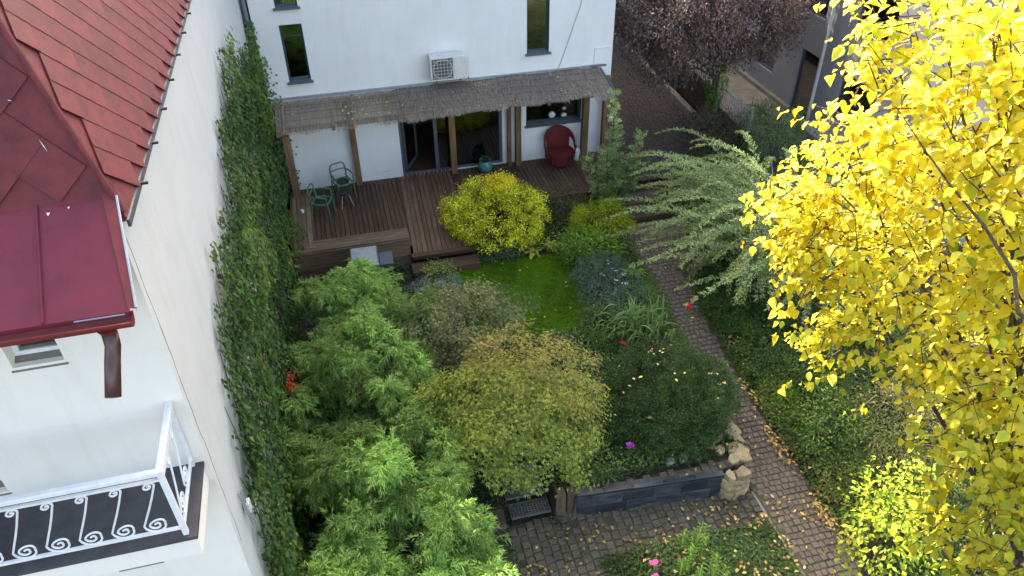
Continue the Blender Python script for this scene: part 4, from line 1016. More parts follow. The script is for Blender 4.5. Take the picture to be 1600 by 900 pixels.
for k in range(26):
    y0 = 5.9 + k * .49; zt = float(np.interp(y0, ty, tz)); pts = []
    for s_ in range(8): pts.append((LX + .012, y0 + .18 * math.sin(s_ * 1.3 + k) + r.uniform(-.05, .05), -.2 + (zt + .1) * s_ / 7))
    mb.tube(pts, [.016 - .0018 * i for i in range(8)], 5, False)
mb.build('stem', 'bark', ivy)
n = 60; lv = LV().leaves(np.c_[rng.normal(-1.45, .06, n), rng.normal(9.72, .10, n), rng.normal(1.9, .13, n)], np.c_[rng.random(n), rng.normal(size=n), -rng.random(n)], np.c_[np.ones(n), rng.normal(size=(n, 2)) * .4], .075, .06, tints(rng, n, [(.30, .065, .02), (.22, .04, .015)], .25)); lv.build('reddened_leaves', 'leaf', ivy)
# ivy round the downpipe
iv2 = thing('pipe_ivy', 'light ivy shoots climbing round the grey downpipe in the house corner', 'ivy', (-1.66, 18.8, 0))
n = 1500; z = rng.uniform(.2, 5.0, n); ww = .30 * smooth(5.2, 2.0, z) + .06
lv = LV().leaves(np.c_[-1.62 + rng.normal(size=n) * ww * .55, FY - .04 - rng.random(n) * .22, z], np.c_[rng.normal(size=n), -rng.random(n), -rng.random(n)], np.c_[rng.normal(size=n) * .4, -np.ones(n), rng.random(n) * .6], .07, .06, tints(rng, n, [(.05, .10, .03), (.08, .13, .035)], .2)); lv.build('foliage', 'leaf_glossy', iv2)
MB().tube([(-1.56, FY - .03, 0), (-1.60, FY - .05, 2), (-1.55, FY - .03, 4), (-1.58, FY - .03, 4.9)], [.014, .012, .008, .004], 5).build('stem', 'bark', iv2)

# --- bamboo
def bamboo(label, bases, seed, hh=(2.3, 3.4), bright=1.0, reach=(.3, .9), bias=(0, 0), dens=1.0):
    rng = RG(seed); bx = np.mean([b[0] for b in bases]); by = np.mean([b[1] for b in bases])
    t = thing('bamboo_clump', label, 'bamboo', (bx, by, float(gz(bx, by))), 'bamboo clumps beside the left house')
    for (x0, y0) in bases:
        g0 = float(gz(x0, y0)); h = rng.uniform(*hh); a = rng.uniform(0, 6.28); rc = rng.uniform(*reach)
        dx, dy = math.cos(a) * rc + bias[0], math.sin(a) * rc + bias[1]
        T = np.linspace(0, 1, 12)
        pts = np.c_[x0 + dx * T ** 2.2, y0 + dy * T ** 2.2, g0 + h * (1.12 * T - .30 * T ** 3.2)]
        cu = MB().tube(pts, list(.014 * (1 - T) + .003), 6, False).build('culm', 'culm_green', t, True)
        lv = LV(); nt_ = int(92 * dens * h / 2.8)
        tt = rng.uniform(.30, 1.0, nt_) ** .8
        B_ = np.stack([np.interp(tt, T, pts[:, i]) for i in range(3)], 1)
        az = rng.uniform(0, 6.28, nt_); tl = rng.uniform(.18, .48, nt_) * (1.15 - .45 * tt)
        dirs = np.c_[np.cos(az), np.sin(az), rng.uniform(-.1, .6, nt_)] + np.array([dx, dy, 0]) * .35
        dirs = unit(dirs)
        bcol = (1 + .22 * rng.normal()) * bright
        for f in (.35, .55, .75, .95, 1.05):
            base = B_ + dirs * (tl * f)[:, None] - np.array([0, 0, 1]) * (tl * f * f * .35)[:, None]
            m_ = 4 if f < .9 else 6
            P = np.repeat(base, m_, 0) + rng.normal(size=(nt_ * m_, 3)) * .012; n = len(P)
            D = unit(np.repeat(dirs, m_, 0) * .8 + rdir(rng, n) * .75 + np.array([0, 0, -.25])); N = np.array([0, 0, 1.0]) + rdir(rng, n) * .35
            hz = smooth(.4, 2.8, P[:, 2])[:, None]
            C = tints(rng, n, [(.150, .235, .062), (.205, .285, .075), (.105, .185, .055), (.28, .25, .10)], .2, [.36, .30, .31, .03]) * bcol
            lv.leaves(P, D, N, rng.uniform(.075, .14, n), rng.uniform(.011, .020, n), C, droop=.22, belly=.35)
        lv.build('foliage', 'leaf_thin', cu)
    return t
rr = random.Random(14)
def scatter(x0, x1, y0, y1, n): return [(rr.uniform(x0, x1), rr.uniform(y0, y1)) for _ in range(n)]
bamboo('tall bamboo clump with arching plume in front of the wooden bench', scatter(-1.0, .95, 9.9, 12.9, 32), 31, (2.0, 2.8), 1.12, (.2, .7), (.05, -.1))
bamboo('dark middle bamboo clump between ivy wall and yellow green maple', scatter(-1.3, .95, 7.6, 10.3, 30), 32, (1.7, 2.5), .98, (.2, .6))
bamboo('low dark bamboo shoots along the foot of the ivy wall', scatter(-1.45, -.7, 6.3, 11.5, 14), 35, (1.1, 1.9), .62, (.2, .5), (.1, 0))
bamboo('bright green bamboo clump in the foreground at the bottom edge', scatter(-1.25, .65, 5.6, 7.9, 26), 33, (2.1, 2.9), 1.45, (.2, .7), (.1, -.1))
bamboo('narrow bamboo clump with long pale leaf sprays next to the clay pot', scatter(.35, .85, 5.8, 7.0, 6), 34, (1.8, 2.3), 1.25, (.3, .6), (.15, -.15))

# --- trees and shrubs made of leaf clumps
def shrub(name, label, cat, c, radii, ncl, nlf, cr, L, W, cols, seed, stems=8, leafm='leaf', group=None, base=None, r0=.03, bark='bark', **kw):
    rng = RG(seed); g0 = float(gz(c[0], c[1])); b = base or (c[0], c[1], g0)
    t = thing(name, label, cat, b, group)
    lv = LV(); cc = shell(lv, rng, c, radii, ncl, nlf, cr, L, W, cols, seed=seed, **kw)
    mb = MB(); limbs(mb, (b[0], b[1], b[2] - .05), cc[:stems], r0, rng); mb.build('trunk' if cat == 'tree' else 'stem', bark, t, True)
    lv.build('crown' if cat == 'tree' else 'foliage', leafm, t)
    return t
# yellow green japanese maple: layered dome
rng = RG(41)
mp_ = thing('maple_tree', 'domed japanese maple with fine yellow green leaves in the middle foreground', 'tree', (2.15, 8.95, 0))
lv = LV()
shell(lv, rng, (2.05, 8.30, 1.44), (1.46, 1.16, 1.0), 520, 20000, .095, .052, .015, [(.175, .215, .045), (.24, .265, .055), (.12, .16, .038)], amp=.34, seed=4, zmin=-.16, upb=.9, fill=.30, palm=3, flat=.55, dn=.35, clumpvar=.2)
shell(lv, rng, (2.30, 8.85, 1.62), (1.15, .95, .98), 190, 4600, .09, .05, .014, [(.24, .185, .065), (.20, .175, .055), (.22, .235, .055)], amp=.2, seed=9, zmin=0, upb=.8, fill=.3, palm=3, flat=.5, dn=.3)
cc = shell(LV(), rng, (2.05, 8.3, 1.3), (1.2, 1.0, .9), 30, 30, .1, .05, .02, [(.1, .1, .1)], seed=5, zmin=0)
mb = MB(); limbs(mb, (2.15, 8.95, -.05), cc, .05, rng, .4); mb.build('trunk', 'bark', mp_, True)
lv.build('crown', 'leaf_thin', mp_)
mb = MB()
for k in range(5): mb.tube([(1.95, 9.15, 2.38), (1.80 - .05 * k, 9.2 + .04 * k, 2.42), (1.66 - .03 * k, 9.16 + .10 * k, 2.44)], [.007, .005, .003], 4)
mb.build('bare_twig', 'pale_wood', mp_)
# olive maple further back
rng = RG(43)
m2 = thing('maple_tree', 'loose olive brown maple behind the domed maple, left of the lawn', 'tree', (1.6, 11.3, 0))
lv = LV()
shell(lv, rng, (1.55, 11.15, 1.05), (1.12, 1.0, .98), 320, 10500, .11, .052, .016, [(.13, .155, .06), (.18, .155, .075), (.11, .14, .065), (.2, .18, .08)], amp=.3, seed=6, zmin=-.3, upb=.7, fill=.35, palm=3, flat=.5, dn=.3)
shell(lv, rng, (2.35, 11.75, .85), (.75, .6, .6), 90, 2600, .10, .052, .016, [(.11, .15, .06), (.09, .13, .06)], amp=.3, seed=7, zmin=-.1, palm=3, flat=.5, dn=.3)
cc = shell(LV(), rng, (1.55, 11.15, .9), (.8, .8, .7), 22, 22, .1, .05, .02, [(.1, .1, .1)], seed=5, zmin=0)
mb = MB(); limbs(mb, (1.6, 11.3, -.05), cc, .035, rng); mb.build('trunk', 'bark', m2, True); lv.build('crown', 'leaf_thin', m2)
shrub('grey_shrub', 'silvery grey leaved shrub at the left edge of the lawn', 'shrub', (1.55, 13.75, .18), (.62, .4, .3), 60, 2600, .06, .045, .014, [(.17, .19, .17), (.12, .15, .12)], 44, 5, zmin=-.1)
shrub('small_shrub', 'small light green shrub at the foot of the deck steps', 'shrub', (1.75, 14.25, .22), (.42, .22, .34), 40, 1100, .06, .055, .02, [(.13, .18, .05), (.20, .22, .05)], 45, 4, zmin=-.1)
# golden euonymus
rng = RG(51)
eu = thing('golden_bush', 'round yellow and green variegated bush between deck steps and glass door', 'bush', (3.42, 15.95, 0))
lv = LV()
shell(lv, rng, (3.45, 15.85, .62), (1.18, 1.10, .86), 520, 24000, .062, .052, .028, [(.42, .39, .018), (.56, .45, .016), (.24, .28, .020), (.11, .16, .02)], amp=.20, seed=12, zmin=-.55, upb=.5, fill=.18, out=.9, dn=-.1, clumpvar=.22)
shell(lv, rng, (3.62, 16.0, 1.36), (.34, .30, .20), 40, 2100, .06, .05, .025, [(.52, .40, .020), (.44, .33, .015)], amp=.2, seed=13, zmin=-.1, upb=.5, fill=.1, dn=-.1)
cc = shell(LV(), rng, (3.45, 15.85, .5), (1.0, .95, .7), 24, 24, .05, .05, .02, [(.1, .1, .1)], seed=5, zmin=0)
mb = MB(); limbs(mb, (3.42, 15.95, -.05), cc, .03, rng); mb.build('stem', 'bark', eu, True); lv.build('foliage', 'leaf_glossy', eu)
shrub('brown_shrub', 'brownish feathery shrub below the right part of the deck', 'shrub', (5.2, 16.2, .42), (.8, .5, .6), 120, 5000, .09, .05, .012, [(.085, .075, .035), (.10, .065, .04), (.06, .075, .03)], 61, 6, zmin=-.2)
shrub('lime_shrub', 'lime green mounded shrub in front of the small conifer', 'shrub', (5.95, 15.1, .42), (.72, .55, .52), 150, 7500, .07, .045, .018, [(.20, .25, .014), (.26, .29, .012), (.12, .17, .014)], 62, 6, zmin=-.2)
shrub('leafy_shrub', 'fresh green leafy shrub between lawn and lime green shrub', 'shrub', (5.3, 14.3, .28), (.7, .6, .42), 120, 3600, .08, .09, .032, [(.085, .15, .018), (.11, .18, .02), (.06, .11, .018)], 63, 5, zmin=-.1)
shrub('evergreen_bush', 'blue green low bush hugging the foot of the golden bush', 'bush', (3.35, 14.85, .12), (.5, .22, .22), 50, 1500, .06, .05, .026, [(.05, .085, .045), (.07, .10, .05)], 64, 4, zmin=-.1)
ast = shrub('aster_plant', 'blue green aster plant with violet flowers right of the lawn', 'flower', (5.3, 12.75, .3), (.72, .95, .48), 170, 6500, .08, .06, .018, [(.06, .095, .065), (.075, .11, .075), (.05, .085, .04)], 65, 8, zmin=-.1)
def blossom(lv, p, r, cols, rng, np_=12, up=(0, 0, 1)):
    a = rng.uniform(0, 6.28, np_); D = np.c_[np.cos(a), np.sin(a), rng.uniform(-.1, .5, np_)]
    lv.leaves(np.tile([p], (np_, 1)), D, np.tile([up], (np_, 1)) + rng.normal(size=(np_, 3)) * .2, r, r * .7, tints(rng, np_, cols, .12), droop=.05, belly=.6)
rng = RG(66)
for p in [(5.62, 12.45, .60), (5.45, 12.60, .58), (5.55, 12.95, .60), (5.52, 13.28, .58), (5.30, 12.35, .5), (5.72, 12.85, .5), (5.20, 12.9, .56)]:
    lv = LV(); 
    for q in range(4): blossom(lv, tuple(np.array(p) + rng.normal(size=3) * .03), .028, [(.42, .34, .62), (.50, .44, .68)], rng, 10)
    lv.build('blossom', 'petal', ast)
# dark yew
yw = shrub('yew_bush', 'large dark green yew bush above the slate wall', 'bush', (5.05, 8.95, .55), (1.12, 1.15, .82), 620, 42000, .062, .050, .020, [(.030, .055, .016), (.042, .074, .020), (.020, .040, .014)], 71, 12, zmin=-.5, fill=.15, amp=.16, dn=-.25, clumpvar=.25)
shrub('yew_bush', 'smaller round dark green bush merging into the yew beside the path', 'bush', (6.02, 9.25, .22), (.55, .75, .55), 160, 11000, .055, .048, .020, [(.036, .064, .018), (.048, .082, .022)], 72, 6, zmin=-.3, fill=.15, dn=-.2)
rng = RG(73)
# daylily clump: every blade a part
dl_ = thing('daylily_clump', 'clump of long arching strap leaves behind the dark yew bush', 'plant', (5.55, 11.4, 0))
for k in range(190):
    a = rng.uniform(0, 6.28); L = rng.uniform(.9, 1.65); x0, y0 = 5.50 + rng.normal() * .24, 11.35 + rng.normal() * .24
    if rng.random() < .5: a = rng.uniform(2.6, 4.4)
    lean = rng.uniform(.08, .80); wd = rng.uniform(.012, .022); sg = 8; V = []; F = []
    for s_ in range(sg + 1):
        t_ = s_ / sg; rr_ = L * lean * .72 * t_ ** 1.3; zz = L * (.95 * t_ - (.25 + .65 * lean) * t_ ** 2.6); w_ = wd * (1 - t_ ** 3) + .001
        cx, cy_ = x0 + math.cos(a) * rr_, y0 + math.sin(a) * rr_; sx, sy_ = -math.sin(a) * w_, math.cos(a) * w_
        V += [(cx - sx, cy_ - sy_, zz + .004), (cx, cy_, zz - w_ * .5), (cx + sx, cy_ + sy_, zz + .004)]
    for s_ in range(sg):
        b_ = s_ * 3; F += [(b_, b_ + 1, b_ + 4), (b_, b_ + 4, b_ + 3), (b_ + 1, b_ + 2, b_ + 5), (b_ + 1, b_ + 5, b_ + 4)]
    col = tints(rng, 1, [(.10, .165, .055), (.085, .145, .045), (.13, .19, .075)], .2) if k > 2 else np.array([[.36, .28, .05]])
    LV().raw(V, F, np.repeat(col, len(V), 0)).build('leaf', 'leaf', dl_)
def strap_clump(name, label, c, n, L0, wd0, cols, seed):
    rng = RG(seed); t = thing(name, label, 'plant', (c[0], c[1], 0)); 
    for k in range(n):
        a = rng.uniform(0, 6.28); L = L0 * rng.uniform(.7, 1.25); lean = rng.uniform(.5, 1.0); wd = wd0 * rng.uniform(.8, 1.2); V = []; F = []; sg = 6
        x0, y0 = c[0] + rng.normal() * .06, c[1] + rng.normal() * .06
        for s_ in range(sg + 1):
            t_ = s_ / sg; rr_ = L * lean * .8 * t_ ** 1.2; zz = L * (.9 * t_ - (.2 + .6 * lean) * t_ ** 2.4) + .03; w_ = wd * math.sin(math.pi * (.12 + .88 * t_)) + .001
            cx, cy_ = x0 + math.cos(a) * rr_, y0 + math.sin(a) * rr_; sx, sy_ = -math.sin(a) * w_, math.cos(a) * w_
            V += [(cx - sx, cy_ - sy_, zz + w_ * .3), (cx, cy_, zz), (cx + sx, cy_ + sy_, zz + w_ * .3)]
        for s_ in range(sg):
            b_ = s_ * 3; F += [(b_, b_ + 1, b_ + 4), (b_, b_ + 4, b_ + 3), (b_ + 1, b_ + 2, b_ + 5), (b_ + 1, b_ + 5, b_ + 4)]
        LV().raw(V, F, np.repeat(tints(rng, 1, cols, .15), len(V), 0)).build('leaf', 'leaf', t)
YG = [(.24, .25, .035), (.17, .21, .03), (.30, .28, .05)]; FG = [(.10, .165, .03), (.13, .20, .04)]
strap_clump('hosta_plant', 'yellow green hosta at the lawn edge below the golden bush', (4.15, 14.85), 34, .36, .040, YG, 301)
strap_clump('hosta_plant', 'pale hosta between golden bush and leafy green shrub', (4.65, 14.95), 30, .34, .036, YG, 302)
strap_clump('strap_leaf_plant', 'fresh green strap leaved plant in front of the lime green shrub', (5.95, 14.15), 46, .50, .022, FG, 303)
strap_clump('strap_leaf_plant', 'green strap leaved plant between aster flowers and the path', (6.15, 13.3), 46, .52, .020, FG, 304)
strap_clump('strap_leaf_plant', 'tufted green plant in front of the steel grating steps and slate wall end', (3.55, 8.0), 40, .34, .012, [(.09, .12, .06), (.12, .15, .07)], 305)
shrub('green_shrub', 'low green shrub filling the bed between lawn corner and daylily leaves', 'shrub', (4.85, 11.6, .15), (.5, .6, .35), 80, 2600, .09, .06, .026, [(.06, .10, .028), (.08, .13, .03)], 306, 5, zmin=-.1)
def flower(label, p, cols, r, n=4, g=None, stem=True):
    rng = RG(int(p[0] * 100 + p[1] * 10)); z0 = float(gz(p[0], p[1])); t = thing('garden_flower', label, 'flower', (p[0], p[1], z0), g)
    lv = LV()
    for q in range(n): blossom(lv, tuple(np.array(p) + rng.normal(size=3) * r * .5), r, cols, rng, 9)
    lv.build('blossom', 'petal', t)
    MB().tube([(p[0], p[1], z0), (p[0] + .02, p[1], (z0 + p[2]) / 2), p], .006, 5).build('stem', 'culm_green', t)
    m_ = 14; lv = LV(); h = rng.uniform(.2, .9, m_)
    lv.leaves(np.c_[np.full(m_, p[0]), np.full(m_, p[1]), z0 + (p[2] - z0) * h], np.c_[rng.normal(size=(m_, 2)), np.full(m_, .2)], np.c_[rng.normal(size=(m_, 2)) * .3, np.ones(m_)], .08, .03, tints(rng, m_, [(.06, .11, .03)])); lv.build('foliage', 'leaf', t)
flower('bright red double flower beside the garden path', (6.62, 11.35, .55), [(.55, .012, .012), (.42, .008, .010)], .05, 6, 'single garden flowers')
flower('small dark red flower between maple and daylily leaves', (4.92, 10.75, .45), [(.30, .02, .012)], .045, 3, 'single garden flowers')
flower('magenta flower in front of the dark yew bush', (4.05, 8.15, .50), [(.48, .06, .50), (.40, .04, .42)], .05, 5, 'single garden flowers')
flower('pink flower at the bottom edge, upper of the pair', (3.78, 6.20, -.05), [(.62, .10, .26), (.55, .14, .28)], .05, 5, 'single garden flowers')
flower('pink flower at the bottom edge, lower of the pair', (3.70, 5.98, -.05), [(.58, .12, .26)], .05, 4, 'single garden flowers')
flower('pale pink flower at the bottom edge, left of the pink pair', (3.16, 6.10, -.1), [(.55, .28, .32)], .045, 3, 'single garden flowers')
# upright fresh green plant in the lower bed
rng = RG(81); ph = thing('phlox_plant', 'upright bright green leafy plant in the bed at the bottom edge', 'plant', (4.55, 6.15, -.5)); mb = MB(); lv = LV()
for k in range(16):
    x0, y0 = 4.55 + rng.normal() * .14, 6.15 + rng.normal() * .2; h = rng.uniform(.45, .75); mb.tube([(x0, y0, -.5), (x0 + rng.normal() * .05, y0 + rng.normal() * .05, -.5 + h)], .006, 5)
    m_ = 26; z = np.linspace(.12, 1, m_) * h; a = np.arange(m_) * 1.57 + rng.uniform(0, 6)
    lv.leaves(np.c_[np.full(m_, x0), np.full(m_, y0), -.5 + z], np.c_[np.cos(a), np.sin(a), np.full(m_, .35)], np.c_[np.zeros((m_, 2)), np.ones(m_)] + rng.normal(size=(m_, 3)) * .15, rng.uniform(.07, .12, m_), .03, tints(rng, m_, [(.10, .19, .03), (.13, .22, .04)], .15), droop=.3)
mb.build('stem', 'culm_green', ph); lv.build('foliage', 'leaf', ph)

# --- small conifer by the deck
rng = RG(91); cf = thing('small_conifer', 'loose blue green young conifer at the right end of the deck', 'tree', (6.62, 16.2, .0)); mb = MB(); lv = LV()
LEAD = [((6.55, 16.20, 3.40), .16), ((7.25, 16.05, 2.25), .30), ((5.95, 16.25, 1.75), .34), ((6.95, 15.85, 1.75), .36), ((6.35, 15.95, 1.95), .36), ((6.75, 16.45, 2.3), .32), ((7.45, 16.1, 1.35), .26), ((6.1, 15.85, 1.1), .3), ((6.6, 15.7, 1.2), .34)]
for (tp_, wd_) in LEAD:
    T = np.linspace(0, 1, 9); b0_ = np.array([6.62, 16.2, .05]); tp_ = np.array(tp_)
    pts = b0_ + (tp_ - b0_) * np.c_[T ** 1.0, T ** 1.0, T ** 1.0]; pts[:, :2] -= ((tp_ - b0_)[:2] * (.35 * T * (1 - T))[:, None] * -1.0); pts += rng.normal(size=pts.shape) * .015
    mb.tube(pts, list(.03 * (1 - T) + .004), 6, False); nb = int(26 * np.linalg.norm(tp_ - b0_))
    for k in range(nb):
        q = rng.uniform(.22, 1.0); o_ = np.array([np.interp(q, T, pts[:, i]) for i in range(3)]); a = rng.uniform(0, 6.28); L = wd_ * (1.25 - .8 * q) * rng.uniform(.6, 1.4) + .05
        d_ = np.array([math.cos(a), math.sin(a), rng.uniform(.2, .9)]); d_ /= np.linalg.norm(d_); mb.tube([o_, o_ + d_ * L], [.006, .002], 4, False)
        m_ = int(150 * L) + 14; u_ = rng.random((m_, 1)); sd_ = rdir(rng, m_)
        lv.leaves(o_ + d_ * L * u_ + sd_ * .02, sd_ + d_ * .9 + np.array([0, 0, .3]), rdir(rng, m_), rng.uniform(.04, .075, m_), .016, tints(rng, m_, [(.15, .20, .085), (.12, .175, .075), (.20, .245, .085)], .18) * (1 + .25 * rng.normal()) * (1 + .5 * (o_[2] > 2.4)), droop=0)
mb.build('trunk', 'bark', cf, True); lv.build('crown', 'leaf', cf)

# --- cotoneaster: arching branches, each a part
rng = RG(101); ct = thing('arching_shrub', 'large shrub of arching feathery branches, half sunlit, right of the path', 'shrub', (9.5, 12.8, 0))
brs = []
for k in range(215):
    a = rng.uniform(rad(95), rad(300)) if k < 185 else rng.uniform(0, 6.28)
    brs.append((a, rng.uniform(1.7, 3.5), rng.uniform(1.3, 2.9)))
for k, (a, rc, hh) in enumerate(brs):
    x0, y0 = 9.45 + rng.normal() * .4, 12.75 + rng.normal() * .55; g0 = float(gz(x0, y0)); T = np.linspace(0, 1, 14); cv = rng.normal() * .25
    aa = a + cv * T
    pts = np.c_[x0 + np.cos(aa) * rc * T ** 1.15, y0 + np.sin(aa) * rc * T ** 1.15, g0 + hh * (2.35 * T - (1.55 + .22 * rng.random()) * T ** 2)]
    pts[:, 2] = np.maximum(pts[:, 2], gz(pts[:, 0], pts[:, 1]) + .06)
    lv = LV(); m_ = int(24 * rc); q = np.repeat(np.linspace(.16, .99, m_), 2) + rng.uniform(-.015, .015, 2 * m_); q = np.clip(q, 0, 1)
    B_ = np.stack([np.interp(q, T, pts[:, i]) for i in range(3)], 1)
    tg = np.gradient(pts, axis=0); tg = unit(tg); Tn = np.stack([np.interp(q, T, tg[:, i]) for i in range(3)], 1)
    S = unit(np.cross(Tn, np.array([0, 0, 1.0]))); sg = np.tile([1, -1], m_)[:, None]
    TWD = unit(S * sg * .8 + Tn * .75 + np.array([0, 0, .25]) + rdir(rng, 2 * m_) * .35); twl = rng.uniform(.06, .15, 2 * m_) * (1.25 - .85 * q ** 2)
    nl = 7; kk = np.repeat(np.arange(2 * m_), nl); f_ = np.tile(np.linspace(.15, 1, nl), 2 * m_); n = len(kk)
    P_ = B_[kk] + TWD[kk] * (twl[kk] * f_)[:, None]; D = TWD[kk] * .5 + rdir(rng, n) * .7 + np.array([0, 0, .15])
    C = tints(rng, n, [(.17, .225, .095), (.215, .265, .11), (.125, .18, .08)], .2) * (1 + .16 * rng.normal())
    yl = ((q[kk] > .9) & (rng.random(n) < .4))[:, None]; C = np.where(yl, np.array([[.34, .33, .07]]), C)
    lv.leaves(P_, D, np.array([0, 0, 1.0]) + rdir(rng, n) * .4, rng.uniform(.025, .048, n), rng.uniform(.016, .026, n), C, droop=.1)
    br_ = MB().tube(pts, list(.012 * (1 - T) + .002), 4, False).build('branch', 'bark_pale', ct)
    lv.build('foliage', 'leaf', br_)
shrub('undergrowth_shrub', 'dense dark green shrub under the arching branches by the path', 'shrub', (8.55, 12.0, .25), (.95, 1.5, .55), 220, 9000, .09, .05, .026, [(.035, .070, .022), (.05, .09, .028), (.028, .055, .022)], 103, 8, zmin=-.2)
shrub('hedge_shrub', 'green hedge shrub in front of the white picket fence', 'shrub', (11.75, 16.9, .85), (.72, 1.6, 1.05), 280, 12000, .10, .07, .026, [(.055, .10, .030), (.075, .125, .04), (.04, .08, .03)], 104, 8, zmin=-.5)
shrub('brown_bush', 'dark brownish bush beside the alley below the purple tree', 'bush', (10.25, 17.9, .75), (.68, .9, .85), 150, 5500, .11, .07, .03, [(.050, .045, .028), (.07, .05, .035), (.035, .045, .022)], 105, 6, zmin=-.6)
shrub('low_bush', 'low dark bush at the right end of the alley kerb', 'bush', (9.6, 16.9, .45), (.75, .5, .45), 100, 3600, .09, .06, .026, [(.030, .050, .020), (.045, .06, .025)], 106, 5, zmin=-.3)
# --- shrubs on the right of the path
cover('ground_cover', 'straggling plants overhanging the left edge of the path', 7000, 6.05, 6.62, 9.0, 15.2, [(.07, .115, .03), (.09, .14, .035)], .065, .024, .30, 8, lambda x, y: x < 6.38 + .30 * smooth(9.5, 13.0, y) + .10 * np.sin(y * 3.1))
cover('moss', 'moss and weeds in the joints of the garden path', 9000, 6.2, 7.6, 4.4, 15.4, [(.055, .075, .022), (.08, .085, .03)], .03, .014, .04, 9, lambda x, y: (np.sin(x * 5.3 + 1) * np.sin(y * 2.9) + .5 * np.sin(x * 13) * np.sin(y * 11)) > .42)
shrub('laurel_bush', 'glossy dark green bush to the right of the path near the stone pier', 'bush', (8.05, 8.0, .0), (.62, .55, .55), 110, 3000, .10, .075, .034, [(.045, .085, .016), (.065, .11, .020), (.09, .13, .02)], 111, 6, leafm='leaf_glossy', zmin=-.3)
shrub('path_bush', 'low grassy green bush at the right edge of the path near the bottom', 'bush', (7.85, 6.6, -.15), (.55, .8, .45), 120, 4200, .09, .09, .02, [(.06, .095, .025), (.085, .12, .03)], 112, 5, zmin=-.3)
for k_, (x_, y_, sx_, sy_, hz_, lab_, cols_) in enumerate((
    (7.75, 10.2, .42, .75, .42, 'low dark green bush overhanging the path across from the dark yew', [(.045, .08, .02), (.065, .105, .026)]),
    (8.55, 9.5, .75, .7, .55, 'mid green spreading bush behind the low bush at the path', [(.06, .10, .024), (.085, .13, .03)]),
    (7.62, 11.7, .34, .7, .35, 'narrow dark bush between the path and the arching fronds', [(.04, .075, .02), (.055, .095, .024)]),
    (8.75, 6.7, .7, .8, .6, 'bushy olive green shrub in the bed right of the path bend', [(.08, .105, .028), (.11, .13, .032)]),
    (7.6, 9.05, .30, .45, .30, 'small bright green bush at the path edge by the leaf drift', [(.085, .125, .022), (.11, .155, .028)]))):
    g_ = float(gz(x_, y_)); shrub('bed_bush', lab_, 'bush', (x_, y_, g_ + hz_ * .45), (sx_, sy_, hz_), 90, 3600, .085, .06, .026, cols_, 400 + k_, 5, zmin=-.3, amp=.28)
shrub('sapling', 'young lime green sapling under the yellow tree beside the path', 'shrub', (7.1, 5.45, 1.0), (.60, .62, .85), 70, 1500, .15, .10, .052, [(.20, .26, .03), (.30, .33, .04), (.12, .19, .028)], 113, 8, zmin=-.8, leafm='leaf_thin', amp=.5, fill=.4)
shrub('sparse_shrub', 'sparse tan and green shrub glimpsed below the yellow tree branches', 'shrub', (8.9, 7.2, .55), (.9, .9, .7), 110, 3200, .11, .06, .02, [(.16, .13, .06), (.10, .12, .04), (.2, .17, .08)], 114, 6, zmin=-.3)

# --- purple tree
rng = RG(121); pt = thing('purple_plum_tree', 'purple leaved tree with ivy clad trunk between alley and grey house', 'tree', (11.0, 19.4, .3))
lv = LV(); C0 = np.array([10.6, 20.5, 4.3])
shell(lv, rng, (13.2, 21.3, 5.6), (1.9, 1.8, 1.3), 160, 7000, .16, .09, .045, [(.085, .055, .052), (.115, .072, .066)], amp=.2, seed=23, zmin=-.9, fill=.5, dn=.4)
cc = shell(lv, rng, C0, (2.85, 2.7, 2.3), 760, 48000, .16, .095, .046, [(.075, .048, .050), (.10, .062, .064), (.05, .034, .038), (.07, .07, .045)], amp=.22, seed=22, zmin=-.95, upb=.5, fill=.5, dn=.4)
mb = MB(); mb.tube([(11.0, 19.4, .25), (11.03, 19.42, 1.3), (11.0, 19.5, 2.2), (11.1, 19.6, 3.2)], [.13, .11, .10, .08], 10)
limbs(mb, (11.0, 19.5, 2.0), cc[:46], .055, rng, .35); mb.build('trunk', 'bark', pt, True); lv.build('crown', 'leaf', pt)
n = 1300; z = rng.uniform(.7, 2.9, n); a = rng.uniform(0, 6.28, n); rd = .15 + .22 * np.exp(-((z - 1.9) / .5) ** 2) * rng.random(n)
lv = LV().leaves(np.c_[11.02 + np.cos(a) * rd, 19.45 + np.sin(a) * rd, z], np.c_[np.cos(a), np.sin(a), -np.ones(n) * .6], np.c_[np.cos(a), np.sin(a), np.ones(n) * .5], .07, .05, tints(rng, n, [(.07, .12, .02), (.05, .09, .02)], .2)); lv.build('trunk_ivy', 'leaf', pt)

